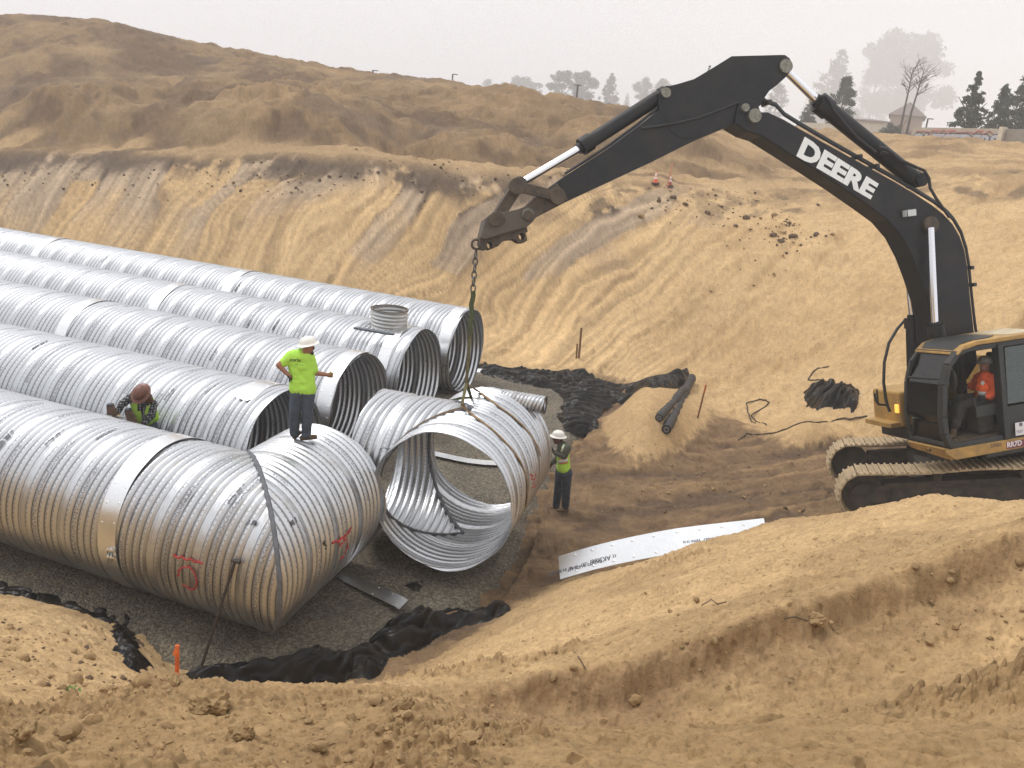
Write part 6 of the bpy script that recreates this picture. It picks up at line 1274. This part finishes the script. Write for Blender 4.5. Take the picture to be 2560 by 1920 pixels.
# ------------------------------------------------------------------ what stands beyond the pit: trees, houses, walls, poles
def leaf_mat(name, c):
    m, nt, b = mat(name); L = nt.links.new; o = N(nt, 'TexCoord'); n = N(nt, 'TexNoise', Scale=.6, Detail=5.0); L(o.outputs['Object'], n.inputs['Vector'])
    r = ramp(nt, [(.3, [x*.6 for x in c]), (.7, [x*1.5 for x in c])], n.outputs['Fac']); L(r.outputs['Color'], b.inputs['Base Color']); b.inputs['Roughness'].default_value = .8; return m
M_LEAFD = leaf_mat('dark_conifer_foliage', (.035, .052, .030)); M_LEAFG = leaf_mat('gum_foliage', (.075, .088, .060)); M_LEAFB = leaf_mat('bush_foliage', (.05, .085, .03)); M_BARK = simple('bark', (.075, .058, .045), .9, var=.3, scale=3)  # gum foliage lightened so far trees look more hazed
def crown_mesh(base, h, w, kind, n, rng, leaf):
    """foliage: many small leaf sprays gathered in uneven clumps"""
    C = []; rs = []
    if kind == 'cone':
        for i in range(190):
            t = rng.random()**.9; rad = w/2*min(1, (1-t)**.8*1.15)*(.8+.22*rng.random())+.015*w; a = rng.uniform(0, 6.28); q = rad*rng.uniform(.2, 1.0); C.append((q*math.cos(a), q*math.sin(a), h*(.03+.95*t))); rs.append(w*(.045+.075*(1-t)))
    elif kind == 'column':
        for i in range(150):
            t = rng.random(); rad = w/2*(1-max(0, t-.45)**1.7*2.3)*(.8+.25*rng.random()); rad = max(rad, .04*w); a = rng.uniform(0, 6.28); q = rad*rng.uniform(.4, 1.0); C.append((q*math.cos(a), q*math.sin(a), h*(.02+.96*t))); rs.append(w*.11)
    elif kind == 'gum':
        for i in range(46):
            t = rng.uniform(.22, .96); rad = w/2*math.sin(math.pi*min(1, (t-.1)*1.05))**.6; a = rng.uniform(0, 6.28); q = rad*rng.uniform(.15, 1.0); C.append((q*math.cos(a), q*math.sin(a), h*t)); rs.append(w*rng.uniform(.09, .17))
    else:
        for i in range(30):
            a = rng.uniform(0, 6.28); q = w/2*rng.random()**.6; C.append((q*math.cos(a), q*math.sin(a), h*rng.uniform(.15, .85)*(1-.5*(2*q/w)**2))); rs.append(w*.14)
    C = np.array(C); rs = np.array(rs); R_ = np.random.RandomState(rng.randrange(10**6)); k = R_.choice(len(C), n, p=rs**2/np.sum(rs**2)); d = R_.normal(size=(n, 3)); d /= np.linalg.norm(d, axis=1)[:, None]
    P = C[k]+d*(rs[k]*R_.uniform(.35, 1.05, n))[:, None]*np.array([1, 1, .75]); P[:, 2] = np.maximum(P[:, 2], .02*h)
    x = R_.normal(size=(n, 3)); x /= np.linalg.norm(x, axis=1)[:, None]; y = np.cross(x, d+R_.normal(size=(n, 3))*.6); y /= np.linalg.norm(y, axis=1)[:, None]+1e-9
    s = leaf*R_.uniform(.6, 1.4, n)[:, None]; V = np.stack([P-x*s, P+y*s*.55, P+x*s, P-y*s*.55], 1).reshape(-1, 3)+np.asarray(base)
    return np_mesh('crown', V, np.arange(4*n).reshape(-1, 4), smooth=False)
def tree(label, cat, xc, ytop, ybase, wpx, r, kind, lm, n=4200, group='trees beyond the pit', name='tree', seed=1, lean=True):
    b = at_r(*D(xc, ybase), r); T_ = at_r(*D(xc, ytop), r); h = T_[2]-b[2]; drop = 2.0; b = b-ZZ*drop; h += drop; w = wpx*SC/FPX*math.dist(CAM, T_); rng = random.Random(seed)
    e = empty(name, b, label, cat, group); e_h = h
    me = crown_mesh(b, h, w, kind, int(n*1.7), rng, w*.022+.035); link('crown', me, lm, e)
    mb = MB(); mb.tube([b-ZZ*1.5, b+ZZ*h*.4+RT0*rng.uniform(-.03, .03)*h, b+ZZ*h*.85], [h*.022, h*.015, h*.004], 8)
    for i in range(9 if kind in ('gum',) else 4):
        t = rng.uniform(.2, .6); a = rng.uniform(0, 6.28); q = w*.42*rng.uniform(.5, 1); p0 = b+ZZ*h*t; mb.tube([p0, p0+np.array([q*math.cos(a)*.5, q*math.sin(a)*.5, h*.10]), p0+np.array([q*math.cos(a), q*math.sin(a), h*.20])], [h*.010, h*.007, h*.003], 6)
    mb.build('trunk', M_BARK, e, smooth=True, fix=False); return e
tree('dark pointed cypress above the graffiti wall', 'tree', 2087, 150, 282, 74, 78, 'cone', M_LEAFD, 5200, seed=2)
tree('dark shaggy tree at the right edge, shorter of the pair', 'tree', 2150, 176, 284, 66, 84, 'cone', M_LEAFD, 4200, seed=3)
tree('tall dark tree at the right edge rising out of the frame side', 'tree', 2205, 146, 286, 84, 86, 'column', M_LEAFD, 5200, seed=4)
tree('dark rounded cypress right of the boom cylinder', 'tree', 1812, 165, 268, 60, 112, 'column', M_LEAFD, 5000, seed=5)
tree('small dark cypress left of the taller one behind the boom', 'tree', 1745, 208, 268, 52, 118, 'cone', M_LEAFD, 3600, seed=6)
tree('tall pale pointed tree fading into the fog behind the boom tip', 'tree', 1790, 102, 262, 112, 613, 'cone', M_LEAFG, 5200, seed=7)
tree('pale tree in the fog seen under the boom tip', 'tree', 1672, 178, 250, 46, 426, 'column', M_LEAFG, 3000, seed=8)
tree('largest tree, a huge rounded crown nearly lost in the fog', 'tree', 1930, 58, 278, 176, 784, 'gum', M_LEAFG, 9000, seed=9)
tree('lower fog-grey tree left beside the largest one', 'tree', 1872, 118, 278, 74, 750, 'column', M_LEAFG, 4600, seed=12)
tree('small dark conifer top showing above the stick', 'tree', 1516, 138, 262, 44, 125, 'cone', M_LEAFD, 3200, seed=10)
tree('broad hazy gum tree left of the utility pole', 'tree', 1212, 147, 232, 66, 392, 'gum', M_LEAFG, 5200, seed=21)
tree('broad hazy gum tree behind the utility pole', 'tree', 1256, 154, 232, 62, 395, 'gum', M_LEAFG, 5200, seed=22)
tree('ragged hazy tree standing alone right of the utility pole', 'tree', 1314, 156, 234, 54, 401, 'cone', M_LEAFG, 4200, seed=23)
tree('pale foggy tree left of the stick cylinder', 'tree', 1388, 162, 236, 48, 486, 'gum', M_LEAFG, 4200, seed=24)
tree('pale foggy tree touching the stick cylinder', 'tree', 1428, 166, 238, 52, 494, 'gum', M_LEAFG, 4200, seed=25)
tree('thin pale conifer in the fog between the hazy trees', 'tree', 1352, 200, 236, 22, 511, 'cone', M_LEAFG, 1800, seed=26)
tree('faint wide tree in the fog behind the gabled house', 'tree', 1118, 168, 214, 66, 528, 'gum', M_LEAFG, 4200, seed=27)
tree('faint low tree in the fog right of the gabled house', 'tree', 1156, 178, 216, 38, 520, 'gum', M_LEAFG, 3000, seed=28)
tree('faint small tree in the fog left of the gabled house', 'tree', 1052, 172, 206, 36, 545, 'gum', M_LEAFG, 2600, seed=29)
tree('dense green bush on the rim left of the utility pole', 'bush', 1194, 200, 236, 68, 74, 'bush', M_LEAFB, 4200, name='bush', group='bushes on the rim', seed=31)
tree('low hazy bush at the foot of the utility pole', 'bush', 1232, 214, 238, 34, 105, 'bush', M_LEAFG, 2200, name='bush', group='bushes on the rim', seed=32)
tree('tiny bush on the ridge line, left of two', 'bush', 784, 146, 163, 14, 66, 'bush', M_LEAFG, 260, name='bush', group='bushes on the rim', seed=33)
tree('tiny bush on the ridge line, right of two', 'bush', 812, 150, 166, 12, 66.5, 'bush', M_LEAFG, 220, name='bush', group='bushes on the rim', seed=34)
tree('scrubby bush at the foot of the bare tree', 'bush', 1918, 254, 292, 60, 98, 'bush', M_LEAFG, 2600, name='bush', group='bushes on the rim', seed=35)
# bare tree
b = at_r(*D(1950, 292), 100); e = empty('bare_tree', b, 'bare twin-stemmed tree left of the graffiti wall', 'tree', 'trees beyond the pit'); rng = random.Random(8)
def bare(mb, p, d, L_, r, lev):
    q = p+d*L_; mb.tube([p, (p+q)/2+np.array([rng.gauss(0, .03), 0, 0])*L_, q], [r, r*.8, r*.6], 5)
    if lev == 0: return
    for k in range(3): bare(mb, p+d*L_*rng.uniform(.35, 1), nrm(d*.9+np.array([rng.gauss(0, .5), rng.gauss(0, .5), rng.gauss(.1, .2)])), L_*rng.uniform(.4, .62), r*.5, lev-1)
for sg in (-.35, .35):
    mb = MB(); P = [b-ZZ*1.5+RT0*sg, b+ZZ*2.3+RT0*(sg*1.1), b+ZZ*6.6+RT0*(sg*1.6+.2)]; mb.tube(P, [.15, .11, .03], 7)
    for k in range(26):
        t = rng.uniform(.25, 1); p0 = P[1]*(1-t)+P[2]*t if t > .35 else P[0]*(1-t)+P[1]*t; bare(mb, p0, nrm(np.array([rng.choice((-1, 1))*rng.uniform(.3, 1), rng.gauss(0, .5), rng.uniform(.4, 1)])), rng.uniform(.7, 1.6), .03, 2)
    mb.build('trunk', M_BARK, e, fix=False)
# buildings
M_CREAM = simple('cream_render', (.52, .47, .38), .85, var=.08, scale=1.5, dirt=(.3, .26, .2), dscale=1, damt=.3); M_TILE = simple('brown_roof_tiles', (.125, .085, .070), .85, var=.25, scale=4); M_TAN = simple('tan_stucco', (.30, .21, .15), .9, var=.1, scale=2); M_TRIM = simple('pale_trim', (.55, .48, .38), .8); M_WINDOW = simple('dark_window', (.03, .035, .04), .15)
def house(label, xl, xr, yeave, yridge, r, depth, drop=3.2, group='houses beyond the pit', gable=True, base_m=M_TAN, roof_m=M_TILE, windows=2):
    A_ = at_r(*D(xl, yeave), r); B_ = at_r(*D(xr, yeave), r); B_[2] = A_[2] = (A_[2]+B_[2])/2; x = nrm(np.array([B_[0]-A_[0], B_[1]-A_[1], 0])); y = np.cross(ZZ, x); L_ = np.linalg.norm(B_-A_); rz = at_r(*D((xl+xr)/2, yridge), r)[2]-A_[2]
    e = empty('house', A_+x*L_/2+y*depth/2-ZZ*drop, label, 'house', group)
    mb = MB(); z0 = A_-ZZ*drop; V = [z0, z0+x*L_, z0+x*L_+y*depth, z0+y*depth]; V += [v+ZZ*drop for v in V]; F = [(0, 1, 5, 4), (1, 2, 6, 5), (2, 3, 7, 6), (3, 0, 4, 7)]
    if gable: V += [A_+x*L_/2+ZZ*rz, A_+x*L_/2+y*depth+ZZ*rz]; F += [(4, 5, 8), (6, 7, 9)]
    mb.add(V, F); mb.build('wall', base_m, e)
    mb = MB(); o = .5; t = .18
    if gable:
        for sg in (0, 1):
            ev = A_+x*(L_+o if sg else -o)-ZZ*o*rz/(L_/2); rd = A_+x*L_/2+ZZ*rz; P = [ev-y*o, rd-y*o, rd+y*(depth+o), ev+y*(depth+o)]; mb.plate([p+ZZ*(.1+.004*sg) for p in P], np.cross(P[1]-P[0], P[3]-P[0]), t)
    else:
        E4 = [A_-x*o-y*o, A_+x*(L_+o)-y*o, A_+x*(L_+o)+y*(depth+o), A_-x*o+y*(depth+o)]; k = min(L_, depth)/2; R2_ = [A_+x*min(k, L_*.5)+y*depth/2+ZZ*rz, A_+x*max(L_-k, L_*.5)+y*depth/2+ZZ*rz]
        mb.add([p+ZZ*.05 for p in E4]+[p-ZZ*.15 for p in E4]+R2_, [(0, 1, 9, 8), (1, 2, 9), (2, 3, 8, 9), (3, 0, 8), (4, 5, 1, 0), (5, 6, 2, 1), (6, 7, 3, 2), (7, 4, 0, 3), (7, 6, 5, 4)])
    mb.build('roof', roof_m, e)
    for k in range(windows):
        c = A_+x*L_*(k+.5)/windows-ZZ*drop*.45-y*.03; w = MB().box(c, x*.55, y*.03, ZZ*.5).build('window', M_TRIM, e); MB().box(c-y*.04, x*.45, y*.01, ZZ*.4).build('pane', M_WINDOW, w)
    return e
house('brown gabled house on the ridge, nearer of the two roofs', 1058, 1130, 204, 181, 190, 14, drop=6)
house('low brown hipped roof behind the lamp post on the ridge', 938, 1000, 189, 174, 200, 14, gable=False, drop=6)
house('tan building with a tiled hip roof behind the graffiti wall', 1925, 1996, 250, 214, 190, 16, gable=False, drop=9)
house('long cream building with a flat brown eave behind the boom', 1836, 1925, 261, 253, 175, 14, gable=False, base_m=M_CREAM, drop=5, windows=0)
house('long low grey roof behind the utility pole', 1236, 1440, 240, 228, 150, 12, gable=False, drop=4, windows=0)
# walls with graffiti
M_CONC = simple('concrete_panel', (.42, .37, .30), .9, var=.12, scale=1.5, dirt=(.25, .2, .15), dscale=.8, damt=.4); M_CONCG = simple('grey_panel', (.24, .225, .19), .9, var=.2, scale=1.2, dirt=(.33, .2, .16), dscale=.7, damt=.5)
M_GF = simple('graffiti_silver', (.42, .42, .45), .6, var=.15, scale=2); M_GO = simple('graffiti_dark', (.05, .05, .07), .6); M_GR = simple('graffiti_red', (.36, .13, .11), .7, var=.2); M_GB = simple('graffiti_blue', (.12, .12, .28), .7, var=.2)
wt = at_r(*D(1975, 276), 62); wz = wt[2]
def wall_pt(x, y=None): return at_z(*D(x, 276+(x-1975)*.012), wz)
Wl = at_r(*D(1973, 275), 61); Wr = at_r(*D(2158, 278), 57.5); wx = nrm(Wr-Wl); wy = nrm(np.cross(ZZ, wx)); wy = wy if np.dot(wy, Wl) > 0 else -wy
def wall_panel(label, a, b, m, name='boundary_wall', h=4.2, group='walls along the rim'):
    mb = MB(); c = (a+b)/2-ZZ*h/2+wy*.1; mb.box(c, (b-a)/2, wy*.1, ZZ*h/2); o = mb.build(name, m); return tag(o, label, 'wall', group)
gw = wall_panel('cream panel wall with silver bubble graffiti on the right rim', Wl, Wr, M_CONC)
W2 = Wr+wx*6.5; w2 = wall_panel('greyish panel wall right of the graffiti, past a pale post', Wr+wx*.45, W2, M_CONCG)
wp_ = MB().box(Wr+wx*.28-ZZ*2.05-wy*.06, wx*.13, wy*.14, ZZ*2.15).build('wall_post', M_TRIM); tag(wp_, 'pale post between the two wall panels on the right rim', 'post')
W0 = at_r(*D(1728, 264), 95); W1 = at_r(*D(1850, 268), 90); W1[2] = W0[2]; w3 = MB(); wx3 = nrm(W1-W0); wy3 = np.cross(ZZ, wx3); w3.box((W0+W1)/2-ZZ*2.5, (W1-W0)/2, wy3*.1, ZZ*2.5); w3 = w3.build('boundary_wall', M_CREAM); tag(w3, 'long cream wall with small graffiti behind the boom cylinder', 'wall', 'walls along the rim')
def graf(parent, s, o, ex, size, m, bold, sx=1.0, lift=.02, name='graffiti', nrm_=None):
    me = text_mesh(s, size, bold); n_ = -wy if nrm_ is None else nrm_
    for v in me.vertices: v.co = Vector(o+ex*v.co.x*sx+ZZ*v.co.y+n_*lift)
    return link(name, me, m, parent)
LW = np.linalg.norm(Wr-Wl); gc = Wl+wx*LW*.52-ZZ*.80
graf(gw, 'OUTSTDERS', gc+wx*.12-ZZ*.10, wx, 1.05, M_GB, .10, 1.0, .012); graf(gw, 'OUTSTDERS', gc, wx, 1.05, M_GO, .095, 1.0, .02); graf(gw, 'OUTSTDERS', gc, wx, 1.05, M_GF, .045, 1.0, .03)
rg = random.Random(6); Q = [Wl+wx*LW*t-ZZ*(.16+.12*abs(math.sin(t*24))+.04*math.sin(t*61))-wy*.02 for t in np.linspace(.05, .95, 90)]
MB().tube(Q, .035, 5).build('graffiti', M_GR, gw)
for t in (.30, .47, .80): MB().ell(Wl+wx*LW*t-ZZ*.14, 0.3, .03, .08, [wx, wy, ZZ], 14, 8).build('graffiti', simple('graffiti_pink', (.42, .22, .19), .8, var=.2), gw)
for t, m_ in ((.10, M_GB), (.22, M_GF), (.30, M_GR), (.40, M_GF)): graf(w3, random.Random(int(t*100)).choice(['SOK', 'VEX', 'NERO', 'ZAT']), (W0*(1-t)+W1*t)-ZZ*.95, wx3, 1.1, m_, .05, 1.2, .13, nrm_=-wy3)
# poles
M_POLE = simple('dark_pole', (.055, .048, .042), .8)
b = at_r(*D(1243, 235), 92); T_ = at_r(*D(1248, 182), 92); pe = empty('utility_pole', b, 'wooden utility pole with a crossarm standing among the hazy trees', 'pole'); MB().tube([b-ZZ*2, (b+ZZ*(T_[2]-b[2]))], [.13, .10], 8).build('pole', M_POLE, pe, smooth=True); MB().bar(T_*[1, 1, 0]+ZZ*(T_[2]-.1)-RT0*.42+(b-T_)*[1, 1, 0], T_*[1, 1, 0]+ZZ*(T_[2]-.1)+RT0*.38+(b-T_)*[1, 1, 0], .09, .09).build('crossarm', M_POLE, pe)
for lb, x, y0, y1, r in [('taller lamp post standing before the hipped roof on the ridge', 976, 192, 160, 70), ('short lamp post on the ridge line beside the tiny bushes', 805, 166, 152, 67), ('thin pale post rising behind the graffiti wall', 2000, 278, 256, 68)]:
    b = at_r(*D(x, y0), r); h = at_r(*D(x, y1), r)[2]-b[2]; pe = empty('lamp_post', b, lb, 'lamp post', 'lamp posts beyond the pit'); MB().tube([b-ZZ*2, b+ZZ*h], .055, 8).build('pole', M_POLE, pe, smooth=True); MB().bar(b+ZZ*h-RT0*.03, b+ZZ*h+RT0*.38, .13, .06).build('lamp_head', M_POLE, pe, bevel=.01)
# ------------------------------------------------------------------ morning fog
hz = MB(); hz.box((0, 400, 57.0), (640, 0, 0), (0, 490, 0), (0, 0, 63.0)); m, nt, b = mat('haze'); nt.nodes.remove(b); pv = nt.nodes.new('ShaderNodeVolumePrincipled'); pv.inputs['Color'].default_value = (.97, .97, .98, 1); pv.inputs['Density'].default_value = .0018; pv.inputs['Anisotropy'].default_value = .1
nt.links.new(pv.outputs['Volume'], nt.nodes['Material Output'].inputs['Volume'])
ho = hz.build('haze', m); tag(ho, 'pale morning fog over the site', 'fog', kind='stuff')
